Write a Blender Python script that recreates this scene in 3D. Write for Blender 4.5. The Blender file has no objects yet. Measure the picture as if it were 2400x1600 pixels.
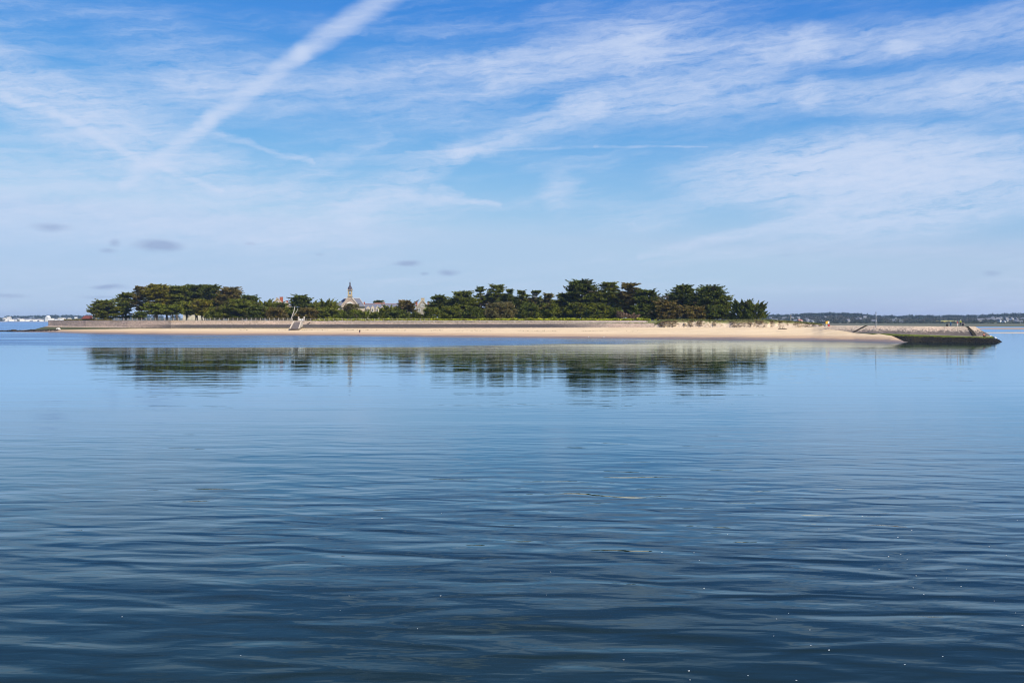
import bpy, math, random
import numpy as np
from mathutils import Vector, Matrix

random.seed(7)
PI = math.pi
SC = bpy.context.scene
COL = SC.collection

# ------------------------------------------------------------------ camera
F = 2333.0           # focal length in photograph pixels (35 mm on full frame)
CAMH = 5.5           # eye height above the water
HOR = 750.0          # horizon row
cam = bpy.data.cameras.new('camera')
cam.sensor_width = 36.0
cam.lens = 36.0 * F / 2400.0
cam.shift_y = -(800.0 - HOR) / 2400.0
cam.clip_start = 0.5
cam.clip_end = 30000
camo = bpy.data.objects.new('camera', cam)
camo.location = (0, 0, CAMH)
camo.rotation_euler = (PI / 2, 0, 0)
COL.objects.link(camo)
SC.camera = camo

SC.render.engine = 'CYCLES'
SC.view_settings.view_transform = 'Standard'
SC.view_settings.look = 'None'
SC.view_settings.exposure = 0.38
SC.view_settings.gamma = 1.0
SC.view_settings.use_curve_mapping = False
SC.cycles.use_denoising = True
SC.cycles.max_bounces = 6
SC.cycles.diffuse_bounces = 2
SC.cycles.glossy_bounces = 3
SC.cycles.transparent_max_bounces = 4
SC.cycles.volume_bounces = 0
SC.cycles.filter_width = 1.1
SC.cycles.caustics_reflective = False
SC.cycles.caustics_refractive = False


def W(px, py, d):
    """world point that stands d metres out along the bearing px, at the height of row py"""
    return Vector(((px - 1200.0) / F * d, d, CAMH + (HOR - py) * d / F))


def XY(px, d):
    return ((px - 1200.0) / F * d, d)


# ------------------------------------------------------------------ node helper
class NB:
    def __init__(s, nt):
        s.nt = nt

    def new(s, t, **kw):
        n = s.nt.nodes.new(t)
        for k, v in kw.items():
            setattr(n, k, v)
        return n

    def put(s, sock, v):
        if isinstance(v, bpy.types.NodeSocket):
            s.nt.links.new(v, sock)
        elif v is not None:
            sock.default_value = v

    def m(s, op, a, b=None, c=None, clamp=False):
        n = s.new('ShaderNodeMath', operation=op, use_clamp=clamp)
        for i, v in enumerate((a, b, c)):
            s.put(n.inputs[i], v)
        return n.outputs[0]

    def v(s, op, a, b=None, scale=None):
        n = s.new('ShaderNodeVectorMath', operation=op)
        s.put(n.inputs[0], a)
        if b is not None:
            s.put(n.inputs[1], b)
        if scale is not None:
            s.put(n.inputs['Scale'], scale)
        return n.outputs['Value'] if op in ('LENGTH', 'DOT_PRODUCT', 'DISTANCE') else n.outputs[0]

    def mr(s, x, a, b, c=0.0, d=1.0, smooth=True):
        n = s.new('ShaderNodeMapRange', interpolation_type='SMOOTHSTEP' if smooth else 'LINEAR')
        for i, q in enumerate((x, a, b, c, d)):
            s.put(n.inputs[i], q)
        return n.outputs[0]

    def noise(s, vec, scale, detail=3, rough=0.5, dist=0.0, dim='3D'):
        n = s.new('ShaderNodeTexNoise', noise_dimensions=dim)
        s.put(n.inputs['Vector'], vec)
        s.put(n.inputs['Scale'], scale)
        s.put(n.inputs['Detail'], detail)
        s.put(n.inputs['Roughness'], rough)
        s.put(n.inputs['Distortion'], dist)
        return n.outputs[0]

    def mix(s, f, a, b, mode='MIX'):
        n = s.new('ShaderNodeMix', data_type='RGBA', blend_type=mode)
        s.put(n.inputs[0], f)
        s.put(n.inputs[6], a if isinstance(a, bpy.types.NodeSocket) else (*a, 1))
        s.put(n.inputs[7], b if isinstance(b, bpy.types.NodeSocket) else (*b, 1))
        return n.outputs[2]

    def ramp(s, f, stops):
        n = s.new('ShaderNodeValToRGB')
        s.put(n.inputs[0], f)
        el = n.color_ramp.elements
        while len(el) < len(stops):
            el.new(0.5)
        for e, (p, c) in zip(el, stops):
            e.position = p
            e.color = (*c, 1)
        return n.outputs[0]

    def comb(s, x, y, z):
        n = s.new('ShaderNodeCombineXYZ')
        for i, q in enumerate((x, y, z)):
            s.put(n.inputs[i], q)
        return n.outputs[0]

    def sep(s, v):
        n = s.new('ShaderNodeSeparateXYZ')
        s.put(n.inputs[0], v)
        return n.outputs

    def scalev(s, v, xyz):
        return s.v('MULTIPLY', v, xyz)


# ------------------------------------------------------------------ sky
SUN_EL, SUN_AZ = math.radians(47), math.radians(134)      # azimuth clockwise from +Y
world = bpy.data.worlds.new('World')
SC.world = world
world.use_nodes = True
world.cycles.sampling_method = 'MANUAL'
world.cycles.sample_map_resolution = 512
nt = world.node_tree
B = NB(nt)
bg = nt.nodes['Background']
sky = B.new('ShaderNodeTexSky', sky_type='NISHITA')
sky.sun_disc = False
sky.sun_elevation = SUN_EL
sky.sun_rotation = SUN_AZ
sky.air_density = 1.0
sky.dust_density = 0.6
sky.ozone_density = 2.0
r, g, b = B.sep(B.v('SCALE', sky.outputs[0], scale=0.1))
skyc = B.comb(B.m('MINIMUM', B.m('MULTIPLY', B.m('POWER', r, 2.9), 4.2), 0.40),
              B.m('MINIMUM', B.m('MULTIPLY', B.m('POWER', g, 1.30), 1.20), 0.60),
              B.m('MULTIPLY', B.m('POWER', b, 0.42), 0.97))
D = B.v('NORMALIZE', B.new('ShaderNodeTexCoord').outputs['Generated'])
dx, dy, dz = B.sep(D)
az = B.m('MULTIPLY', B.m('ARCTAN2', dx, dy), 180 / PI)
el = B.m('MULTIPLY', B.m('ARCSINE', dz), 180 / PI)
P0 = B.comb(az, el, 0.0)
# high cloud sheet coordinates
inv = B.m('DIVIDE', 1.0, B.m('ADD', B.m('MAXIMUM', dz, 0.0), 0.12))
PL = B.comb(B.m('MULTIPLY', dx, inv), B.m('MULTIPLY', dy, inv), 0.0)
# wind-torn edges: warp the bearings a little before drawing the trails
wn = B.new('ShaderNodeTexNoise')
B.put(wn.inputs['Vector'], B.scalev(P0, (0.35, 0.9, 1)))
wn.inputs['Scale'].default_value = 0.9
wn.inputs['Detail'].default_value = 6
wn.inputs['Roughness'].default_value = 0.62
warp = B.v('SUBTRACT', wn.outputs['Color'], (0.5, 0.5, 0.5))
P1 = B.v('ADD', P0, B.scalev(warp, (2.6, 1.1, 0)))
P2 = B.v('ADD', P0, B.scalev(warp, (1.0, 0.45, 0)))


def ae(px, py):
    dd = Vector(((px - 1200.0) / F, 1.0, (HOR - py) / F)).normalized()
    return math.degrees(math.atan2(dd.x, dd.y)), math.degrees(math.asin(dd.z))


def seg(p, q, w0, w1, gain, coords, core=0.15):
    """soft streak of cloud from bearing p to bearing q, half-widths in degrees"""
    a = ae(*p)
    c = ae(*q)
    dv = (c[0] - a[0], c[1] - a[1], 0)
    L2 = dv[0] ** 2 + dv[1] ** 2
    rel = B.v('SUBTRACT', coords, (a[0], a[1], 0))
    t = B.m('DIVIDE', B.v('DOT_PRODUCT', rel, dv), L2, clamp=True)
    off = B.v('SUBTRACT', rel, B.v('SCALE', dv, scale=t))
    dist = B.v('LENGTH', off)
    wid = w0 if w0 == w1 else B.m('MULTIPLY_ADD', t, w1 - w0, w0)
    return B.mr(B.m('DIVIDE', dist, wid), 1.0, core, 0.0, gain)


def blob(c, rx, ry, gain, coords, core=0.0, rot=0.0):
    a = ae(*c)
    k = 180 / PI / F
    rel = B.v('SUBTRACT', coords, (a[0], a[1], 0))
    if rot:
        n = B.new('ShaderNodeVectorRotate', rotation_type='Z_AXIS')
        B.put(n.inputs['Vector'], rel)
        n.inputs['Angle'].default_value = -rot
        rel = n.outputs[0]
    q = B.scalev(rel, (1 / (rx * k), 1 / (ry * k), 0))
    return B.mr(B.v('LENGTH', q), 1.0, core, 0.0, gain)


def addm(*xs):
    s = xs[0]
    for x in xs[1:]:
        s = B.m('ADD', s, x)
    return s


# fibrous texture shared by the whole dome
rt_ = B.new('ShaderNodeVectorRotate', rotation_type='Z_AXIS')
B.put(rt_.inputs['Vector'], B.v('ADD', P0, B.scalev(warp, (2.6, 1.2, 0))))
rt_.inputs['Angle'].default_value = -0.10
fib1 = B.noise(B.scalev(rt_.outputs[0], (0.10, 0.95, 1)), 1.0, 8, 0.64)
fib2 = B.noise(B.scalev(P1, (0.5, 1.6, 1)), 1.6, 6, 0.65)
cov = B.noise(B.scalev(PL, (0.55, 0.8, 1)), 1.35, 5, 0.55, 0.4)
base = B.m('MULTIPLY', B.mr(cov, 0.34, 0.70), B.mr(fib1, 0.33, 0.72))
# great contrail running up out of the frame
TRAIL = [seg((285, 436), (490, 283), 0.50, 0.62, 0.42, P2, 0.0), seg((490, 283), (704, 126), 0.62, 0.76, 0.50, P2, 0.0),
         seg((704, 126), (1250, -265), 0.76, 1.30, 0.52, P2, 0.0)]
S = [
    # left cloud band and its thin trails
    blob((60, 222), 420, 98, 0.58, P1, 0.1, -0.42), blob((330, 300), 330, 85, 0.40, P1, 0.0, -0.35),
    seg((-200, 150), (120, 262), 0.45, 0.4, 0.40, P2), seg((120, 262), (330, 375), 0.4, 0.32, 0.40, P2),
    seg((370, 388), (520, 447), 0.28, 0.22, 0.36, P2), seg((450, 300), (735, 381), 0.40, 0.20, 0.24, P1, 0.0),
    blob((470, 190), 330, 95, 0.34, P1, 0.0, 0.1), blob((330, 60), 240, 45, 0.10, P1), blob((160, 460), 700, 140, 0.42, P1), blob((700, 520), 520, 110, 0.30, P1), blob((1000, 240), 420, 110, 0.20, P1, 0.0, 0.15),
    # middle: feathered diagonal streak
    seg((820, 490), (1080, 357), 1.8, 1.0, 0.42, P1, 0.0), seg((1080, 357), (1390, 250), 1.0, 1.2, 0.42, P1, 0.0), seg((1390, 250), (1800, 175), 1.2, 1.6, 0.20, P1, 0.0),
    
    seg((940, 455), (1165, 478), 0.6, 0.22, 0.40, P1, 0.0), seg((1010, 440), (1080, 455), 0.3, 0.3, 0.2, P1),
    seg((660, 445), (900, 320), 0.9, 0.7, 0.16, P1),
    blob((1060, 150), 230, 45, 0.36, P1, 0.0, 0.08), blob((1180, 190), 90, 26, 0.26, P1, 0.0, 0.3),
    blob((820, 190), 300, 70, 0.26, P1, 0.0, 0.25), blob((1310, 450), 60, 75, 0.30, P1),
    seg((950, 356), (1400, 344), 0.10, 0.13, 0.10, P0), seg((1390, 343), (1660, 345), 0.16, 0.05, 0.20, P2, 0.0),
    # right: streaming bands
    seg((1150, 165), (1500, 130), 1.6, 2.4, 0.38, P1, 0.0), seg((1500, 130), (1900, 108), 2.2, 1.6, 0.40, P1, 0.0),
    seg((1900, 108), (2750, 20), 1.5, 1.8, 0.36, P1, 0.0), blob((2115, 113), 62, 24, 0.40, P1, 0.0, -0.2),
    blob((1500, 70), 420, 60, 0.26, P1, 0.0, 0.15),
    seg((1350, 255), (1900, 226), 1.9, 1.6, 0.34, P1, 0.0), seg((1900, 226), (2700, 180), 1.4, 2.0, 0.44, P1, 0.0),
    blob((2310, 205), 190, 50, 0.30, P1, 0.0, 0.1),
    blob((1960, 395), 460, 105, 1.15, P1, 0.15, 0.03), blob((2330, 430), 400, 110, 0.55, P1, 0.0, 0.1),
    blob((2060, 515), 360, 75, 0.62, P1, 0.0, 0.06), seg((1500, 600), (1950, 500), 0.35, 0.6, 0.24, P2),
    blob((1560, 500), 200, 50, 0.22, P1, 0.0, 0.25),
]
feat = addm(*S)
rt2 = B.new('ShaderNodeVectorRotate', rotation_type='Z_AXIS')
B.put(rt2.inputs['Vector'], B.v('ADD', P0, B.scalev(warp, (1.5, 0.9, 0))))
rt2.inputs['Angle'].default_value = -0.13
fib3 = B.noise(B.scalev(rt2.outputs[0], (0.55, 4.2, 1)), 1.0, 5, 0.7)
tex = B.m('ADD', B.mr(fib1, 0.28, 0.72, 0.25, 1.35, False), B.mr(fib2, 0.3, 0.7, -0.30, 0.30, False))
tex = B.m('MAXIMUM', B.m('ADD', tex, B.mr(fib3, 0.3, 0.7, -0.30, 0.30, False)), 0.0)
dens = B.m('ADD', B.m('MULTIPLY', feat, tex), B.m('MULTIPLY', B.m('MULTIPLY', base, tex), 0.26))
dens = B.m('ADD', dens, B.m('MULTIPLY', addm(*TRAIL), B.m('MULTIPLY_ADD', tex, 0.45, 0.55)))
dens = B.m('SUBTRACT', 1.0, B.m('EXPONENT', B.m('MULTIPLY', dens, -2.15)))
# thin veil that thickens towards the horizon
veil = B.m('MULTIPLY', B.m('EXPONENT', B.m('MULTIPLY', B.m('MAXIMUM', el, 0.0), -0.15)), 0.97)
lowtex = B.noise(B.scalev(P0, (0.05, 0.35, 1)), 1.0, 4, 0.5)
veil = B.m('MULTIPLY', veil, B.mr(lowtex, 0.3, 0.75, 0.72, 1.1, False))
veil = B.m('MULTIPLY', veil, B.mr(az, -30, 30, 1.08, 0.86, False), clamp=True)
c1 = B.mix(veil, skyc, (0.475, 0.610, 0.825))
c2 = B.mix(B.m('MULTIPLY', dens, 0.92, clamp=True), c1, (0.625, 0.715, 0.905))
# small grey cumulus low over the sea
PD = B.v('ADD', P0, B.scalev(warp, (1.3, 0.55, 0)))
K = []
for (c, rx, ry, gn) in (((118, 531), 48, 9, 0.55), ((268, 569), 18, 10, 0.5), ((252, 587), 24, 6, 0.45),
                        ((372, 575), 64, 15, 0.95), ((955, 616), 46, 9, 0.8), ((1053, 637), 34, 8, 0.7),
                        ((992, 640), 16, 5, 0.5), ((256, 676), 52, 6, 0.75), ((20, 695), 60, 5, 0.45),
                        ((235, 697), 60, 4, 0.35), ((2326, 640), 26, 7, 0.4), ((590, 568), 22, 4, 0.3),
                        ((748, 598), 16, 5, 0.25), ((1845, 600), 24, 4, 0.15)):
    K.append(blob(c, rx * 1.05, ry * 1.35, gn, PD, 0.0))
dark = B.m('MINIMUM', addm(*K), 0.68)
c3 = B.mix(dark, c2, (0.300, 0.390, 0.610))
B.put(bg.inputs['Color'], B.v('SCALE', c3, scale=10.0))
bg.inputs['Strength'].default_value = 0.078

sl = bpy.data.lights.new('sun', 'SUN')
sl.energy = 5.0
sl.angle = math.radians(0.53)
sl.color = (1.0, 0.92, 0.78)
so = bpy.data.objects.new('sun', sl)
SV = Vector((math.sin(SUN_AZ) * math.cos(SUN_EL), math.cos(SUN_AZ) * math.cos(SUN_EL), math.sin(SUN_EL)))
so.rotation_euler = SV.to_track_quat('Z', 'Y').to_euler()
so.location = (200, -200, 300)
COL.objects.link(so)

# ------------------------------------------------------------------ materials
MATS = {}


def base_mat(name):
    m = bpy.data.materials.new(name)
    m.use_nodes = True
    MATS[name] = m
    nb = NB(m.node_tree)
    p = m.node_tree.nodes['Principled BSDF']
    return m, nb, p


def pmat(name, c1, c2=None, scale=2.0, rough=0.85, bump=0.0, bscale=8.0, stretch=(1, 1, 1), island=0.0, spec=0.3):
    m, nb, p = base_mat(name)
    geo = nb.new('ShaderNodeNewGeometry')
    pos = nb.scalev(geo.outputs['Position'], stretch)
    c2 = c2 or tuple(x * 0.7 for x in c1)
    n = nb.noise(pos, scale, 5, 0.6)
    f = nb.mr(n, 0.3, 0.7)
    col = nb.mix(f, c1, c2)
    if island:
        k = nb.mr(geo.outputs['Random Per Island'], 0, 1, 1 - island, 1 + island, False)
        col = nb.v('SCALE', col, scale=k)
    nb.put(p.inputs['Base Color'], col)
    p.inputs['Roughness'].default_value = rough
    p.inputs['Specular IOR Level'].default_value = spec
    if bump:
        bn = nb.new('ShaderNodeBump')
        bn.inputs['Strength'].default_value = 1.0
        bn.inputs['Distance'].default_value = bump
        nb.put(bn.inputs['Height'], nb.noise(pos, bscale, 4, 0.6))
        nb.put(p.inputs['Normal'], bn.outputs[0])
    return m


def leaf_mat(name, warm=0.35):
    """foliage: hue set by the tree (object colour), varied from spray to spray"""
    m, nb, p = base_mat(name)
    geo = nb.new('ShaderNodeNewGeometry')
    oi = nb.new('ShaderNodeObjectInfo')
    rnd = geo.outputs['Random Per Island']
    k = nb.mr(rnd, 0, 1, 0.62, 1.38, False)
    col = nb.v('SCALE', oi.outputs['Color'], scale=k)
    n = nb.noise(geo.outputs['Position'], 0.55, 3, 0.6)
    col2 = nb.v('MULTIPLY', col, (1.5, 1.12, 0.9))
    col = nb.mix(nb.m('MULTIPLY', nb.mr(n, 0.48, 0.68), warm * 2, clamp=True), col, col2)
    col = nb.v('SCALE', col, scale=nb.mr(nb.noise(geo.outputs['Position'], 0.75, 2, 0.5), 0.3, 0.7, 0.6, 1.65, False))
    n2 = nb.noise(geo.outputs['Position'], 0.30, 2, 0.5)      # patches of dead brown sprays
    col = nb.mix(nb.m('MULTIPLY', nb.mr(n2, 0.60, 0.70), nb.mr(rnd, 0.2, 0.7, 0.25, 0.85)), col, (0.105, 0.080, 0.060))
    nb.put(p.inputs['Base Color'], col)
    p.inputs['Roughness'].default_value = 0.62
    p.inputs['Specular IOR Level'].default_value = 0.06
    tr = nb.new('ShaderNodeBsdfTranslucent')
    nb.put(tr.inputs['Color'], nb.v('MULTIPLY', col, (1.25, 1.3, 0.6)))
    mx = nb.new('ShaderNodeMixShader')
    mx.inputs[0].default_value = 0.16
    nb.put(mx.inputs[1], p.outputs[0])
    nb.put(mx.inputs[2], tr.outputs[0])
    nb.put(m.node_tree.nodes['Material Output'].inputs[0], mx.outputs[0])
    return m


leaf_mat('foliage')
leaf_mat('bright_leaf', 0.2)
pmat('bark', (0.13, 0.105, 0.085), (0.07, 0.055, 0.045), 1.5, 0.9)
pmat('pale_bark', (0.36, 0.32, 0.27), (0.20, 0.17, 0.14), 1.2, 0.85)
pmat('bleached_wood', (0.50, 0.45, 0.39), (0.34, 0.30, 0.26), 1.2, 0.8)
pmat('twig', (0.15, 0.125, 0.115), (0.09, 0.075, 0.065), 1.0, 0.9, island=0.3)
pmat('dead_shrub', (0.26, 0.17, 0.12), (0.17, 0.11, 0.075), 1.0, 0.9, island=0.35)
pmat('slate', (0.155, 0.165, 0.20), (0.115, 0.122, 0.15), 1.6, 0.55, 0.01, 6, (1, 1, 4))
pmat('dark_slate', (0.075, 0.06, 0.075), (0.05, 0.042, 0.055), 1.6, 0.5)
pmat('cream_stone', (0.55, 0.47, 0.37), (0.44, 0.36, 0.27), 1.2, 0.85, 0.01, 9)
pmat('ochre_stone', (0.50, 0.38, 0.22), (0.38, 0.28, 0.16), 1.5, 0.85, 0.01, 9)
pmat('grey_stone', (0.34, 0.30, 0.25), (0.23, 0.20, 0.165), 1.6, 0.9, 0.02, 6)
pmat('pink_stone', (0.46, 0.36, 0.30), (0.36, 0.28, 0.235), 1.6, 0.9, 0.02, 6)
pmat('brick', (0.40, 0.115, 0.06), (0.28, 0.08, 0.045), 2.5, 0.9, 0.01, 10)
pmat('brown_brick', (0.30, 0.17, 0.11), (0.22, 0.12, 0.08), 2.5, 0.9, 0.01, 10)
pmat('rust_roof', (0.17, 0.05, 0.035), (0.11, 0.035, 0.028), 2.5, 0.8, 0.02, 8)
pmat('terracotta', (0.42, 0.16, 0.09), (0.32, 0.12, 0.075), 2.0, 0.85)
pmat('white_render', (0.84, 0.82, 0.78), (0.76, 0.74, 0.70), 0.6, 0.8)
pmat('cream_render', (0.66, 0.60, 0.49), (0.56, 0.51, 0.42), 0.6, 0.8)
pmat('far_slate', (0.17, 0.175, 0.20), (0.12, 0.125, 0.14), 0.5, 0.7)
pmat('glass', (0.035, 0.045, 0.06), (0.02, 0.025, 0.035), 1.0, 0.12, spec=0.6)
pmat('white_paint', (0.80, 0.78, 0.74), (0.68, 0.66, 0.61), 1.5, 0.6)
pmat('fence_concrete', (0.48, 0.42, 0.35), (0.32, 0.28, 0.23), 1.3, 0.9)
pmat('pale_concrete', (0.56, 0.50, 0.42), (0.40, 0.35, 0.29), 0.9, 0.9, 0.02, 4)
pmat('ramp_concrete', (0.16, 0.13, 0.115), (0.09, 0.075, 0.07), 0.9, 0.9, 0.03, 4)
pmat('yellow_paint', (0.80, 0.47, 0.03), (0.70, 0.40, 0.03), 1.5, 0.5)
pmat('red_paint', (0.52, 0.03, 0.03), (0.42, 0.025, 0.025), 1.5, 0.5)
pmat('grey_metal', (0.36, 0.37, 0.38), (0.26, 0.27, 0.28), 1.5, 0.45)
pmat('dark_wood', (0.06, 0.04, 0.03), (0.03, 0.02, 0.015), 3.0, 0.9)
pmat('seaweed', (0.035, 0.025, 0.015), (0.02, 0.018, 0.008), 3.0, 0.7, island=0.4)
pmat('rock_weed', (0.05, 0.042, 0.032), (0.02, 0.019, 0.012), 1.4, 0.8, 0.05, 3)
pmat('foam', (0.62, 0.64, 0.64), (0.52, 0.54, 0.55), 20.0, 0.7)
pmat('feather', (0.80, 0.80, 0.78), (0.66, 0.66, 0.66), 4.0, 0.8)
pmat('beak', (0.55, 0.30, 0.04), (0.45, 0.24, 0.04), 4.0, 0.6)
pmat('rubber', (0.025, 0.025, 0.027), (0.015, 0.015, 0.017), 4.0, 0.7)
pmat('grass_blade', (0.22, 0.20, 0.06), (0.10, 0.125, 0.03), 0.35, 0.85, island=0.4)
pmat('dry_root', (0.24, 0.165, 0.085), (0.15, 0.105, 0.055), 0.8, 0.9, island=0.4)
pmat('skin', (0.48, 0.28, 0.20), (0.44, 0.25, 0.17), 3, 0.6)
pmat('hair', (0.05, 0.035, 0.025), (0.03, 0.02, 0.015), 8, 0.7)
for nm, c in (('cloth_black', (0.02, 0.02, 0.024)), ('cloth_rose', (0.50, 0.32, 0.32)), ('cloth_cyan', (0.02, 0.22, 0.36)),
              ('cloth_red', (0.42, 0.02, 0.035)), ('cloth_white', (0.75, 0.73, 0.70)), ('cloth_lime', (0.42, 0.55, 0.08)),
              ('cloth_navy', (0.02, 0.028, 0.07)), ('cloth_orange', (0.62, 0.22, 0.13)), ('cloth_blue', (0.03, 0.12, 0.30))):
    pmat(nm, c, tuple(x * 0.75 for x in c), 6, 0.85)


def sand_mat():
    m, nb, p = base_mat('sand')
    geo = nb.new('ShaderNodeNewGeometry')
    pos = geo.outputs['Position']
    x, y, z = nb.sep(pos)
    n1 = nb.noise(nb.scalev(pos, (0.05, 0.35, 1)), 1.0, 5, 0.6)
    n2 = nb.noise(nb.scalev(pos, (0.4, 1.6, 1)), 1.0, 4, 0.6)
    dry = nb.mix(nb.mr(n1, 0.35, 0.65), (0.63, 0.485, 0.295), (0.55, 0.415, 0.245))
    dry = nb.mix(nb.m('MULTIPLY', nb.mr(n2, 0.45, 0.75), 0.5), dry, (0.44, 0.345, 0.245))
    zn = nb.m('ADD', z, nb.m('MULTIPLY', nb.m('SUBTRACT', n1, 0.5), 0.9))
    damp = nb.mr(zn, 0.8, 1.5, 1.0, 0.0)
    wet = nb.mr(zn, 0.25, 0.75, 1.0, 0.0)
    c = nb.mix(nb.m('MULTIPLY', damp, 0.88), dry, (0.39, 0.26, 0.155))
    c = nb.mix(wet, c, (0.20, 0.145, 0.10))
    nb.put(p.inputs['Base Color'], c)
    nb.put(p.inputs['Roughness'], nb.mr(wet, 0, 1, 0.9, 0.45))
    bn = nb.new('ShaderNodeBump')
    bn.inputs['Distance'].default_value = 0.25
    nb.put(bn.inputs['Height'], nb.m('ADD', nb.noise(nb.scalev(pos, (0.5, 1.3, 1)), 1.0, 5, 0.65), 0))
    nb.put(p.inputs['Normal'], bn.outputs[0])


sand_mat()


def turf_mat():
    m, nb, p = base_mat('turf')
    pos = nb.new('ShaderNodeNewGeometry').outputs['Position']
    n = nb.noise(pos, 0.25, 5, 0.6)
    c = nb.ramp(n, [(0.3, (0.10, 0.12, 0.03)), (0.5, (0.17, 0.17, 0.05)), (0.7, (0.26, 0.21, 0.10))])
    nb.put(p.inputs['Base Color'], c)
    p.inputs['Roughness'].default_value = 0.95


turf_mat()


def dune_mat():
    m, nb, p = base_mat('dune')
    geo = nb.new('ShaderNodeNewGeometry')
    pos = geo.outputs['Position']
    nz = nb.sep(geo.outputs['True Normal'])[2]
    x, y, z = nb.sep(pos)
    n = nb.noise(nb.scalev(pos, (0.6, 0.6, 0.35)), 1.0, 5, 0.65)
    n2 = nb.noise(pos, 2.2, 4, 0.6)
    c = nb.mix(nb.mr(n, 0.56, 0.68), (0.58, 0.45, 0.31), (0.27, 0.19, 0.10))
    c = nb.mix(nb.m('MULTIPLY', nb.mr(n2, 0.5, 0.7), 0.5), c, (0.42, 0.31, 0.19))
    top = nb.mr(nb.m('ADD', nz, nb.m('MULTIPLY', nb.m('SUBTRACT', n, 0.5), 0.5)), 0.72, 0.86)
    hi = nb.mr(nb.m('ADD', z, nb.m('MULTIPLY', n2, 0.8)), 4.6, 5.1)
    c = nb.mix(nb.m('MULTIPLY', top, hi), c, (0.19, 0.185, 0.06))
    nb.put(p.inputs['Base Color'], c)
    p.inputs['Roughness'].default_value = 0.95
    bn = nb.new('ShaderNodeBump')
    bn.inputs['Distance'].default_value = 0.3
    nb.put(bn.inputs['Height'], nb.noise(pos, 1.5, 5, 0.65))
    nb.put(p.inputs['Normal'], bn.outputs[0])


dune_mat()


def stone_mat(name, mole=False):
    """sea-wall masonry, tidal stains by height"""
    m, nb, p = base_mat(name)
    geo = nb.new('ShaderNodeNewGeometry')
    pos = geo.outputs['Position']
    x, y, z = nb.sep(pos)
    rnd = geo.outputs['Random Per Island']
    big = nb.noise(pos, 0.12, 4, 0.55)
    fine = nb.noise(pos, 1.4, 5, 0.65)
    st = nb.noise(nb.scalev(pos, (2.6, 2.6, 0.25)), 1.0, 3, 0.6)
    if mole:
        c = nb.mix(nb.mr(big, 0.35, 0.65), (0.62, 0.47, 0.34), (0.56, 0.46, 0.34))
        c = nb.mix(nb.m('MULTIPLY', nb.mr(fine, 0.5, 0.72), 0.6), c, (0.40, 0.33, 0.25))
        c = nb.v('SCALE', c, scale=nb.mr(rnd, 0, 1, 0.74, 1.18, False))
        zz = nb.m('ADD', z, nb.m('MULTIPLY', nb.m('SUBTRACT', st, 0.5), 1.5))
        zz = nb.m('ADD', zz, nb.m('MULTIPLY', nb.m('SUBTRACT', rnd, 0.5), 0.8))
        dk = nb.mr(zz, 2.55, 3.15, 1.0, 0.0)
        dk = nb.m('MULTIPLY', dk, nb.mr(x, 88, 97, 0.25, 0.85))
        c = nb.mix(dk, c, (0.085, 0.07, 0.066))
    else:
        c = nb.mix(nb.mr(big, 0.35, 0.65), (0.47, 0.345, 0.255), (0.40, 0.31, 0.23))
        c = nb.mix(nb.m('MULTIPLY', nb.mr(fine, 0.5, 0.72), 0.65), c, (0.24, 0.185, 0.14))
        c = nb.v('SCALE', c, scale=nb.mr(rnd, 0, 1, 0.68, 1.25, False))
        # a tidal stain along the middle of the wall, then brown and green weed at its foot
        rise = nb.mr(x, -150, 40, 0.0, 0.75, False)
        zz = nb.m('SUBTRACT', z, rise)
        zz = nb.m('ADD', zz, nb.m('MULTIPLY', nb.m('SUBTRACT', st, 0.5), 0.7))
        band = nb.m('MULTIPLY', nb.mr(zz, 3.35, 3.85, 1.0, 0.0), nb.mr(zz, 2.3, 2.5))
        band = nb.m('MULTIPLY', band, nb.m('MULTIPLY', nb.mr(x, -165, -125), nb.mr(x, 12, 40, 1.0, 0.0)))
        c = nb.mix(nb.m('MULTIPLY', band, 0.93), c, (0.05, 0.045, 0.045))
        low = nb.mr(zz, 2.2, 2.5, 1.0, 0.0)
        c = nb.mix(nb.m('MULTIPLY', low, nb.mr(x, -60, 20, 0.9, 0.0)), c, (0.17, 0.125, 0.07))
        alg = nb.m('MULTIPLY', nb.mr(zz, 2.1, 2.4, 1.0, 0.0), nb.mr(x, -105, -55, 1.0, 0.0))
        c = nb.mix(nb.m('MULTIPLY', alg, 0.92), c, (0.055, 0.068, 0.016))
        lich = nb.m('MULTIPLY', nb.mr(z, 4.4, 5.2), nb.mr(big, 0.48, 0.62))
        c = nb.mix(nb.m('MULTIPLY', lich, 0.5), c, (0.34, 0.21, 0.09))
    nb.put(p.inputs['Base Color'], c)
    p.inputs['Roughness'].default_value = 0.92
    bn = nb.new('ShaderNodeBump')
    bn.inputs['Distance'].default_value = 0.12
    nb.put(bn.inputs['Height'], nb.noise(pos, 3.0, 4, 0.6))
    nb.put(p.inputs['Normal'], bn.outputs[0])


stone_mat('wall_stone')
stone_mat('mole_stone', True)


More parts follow.
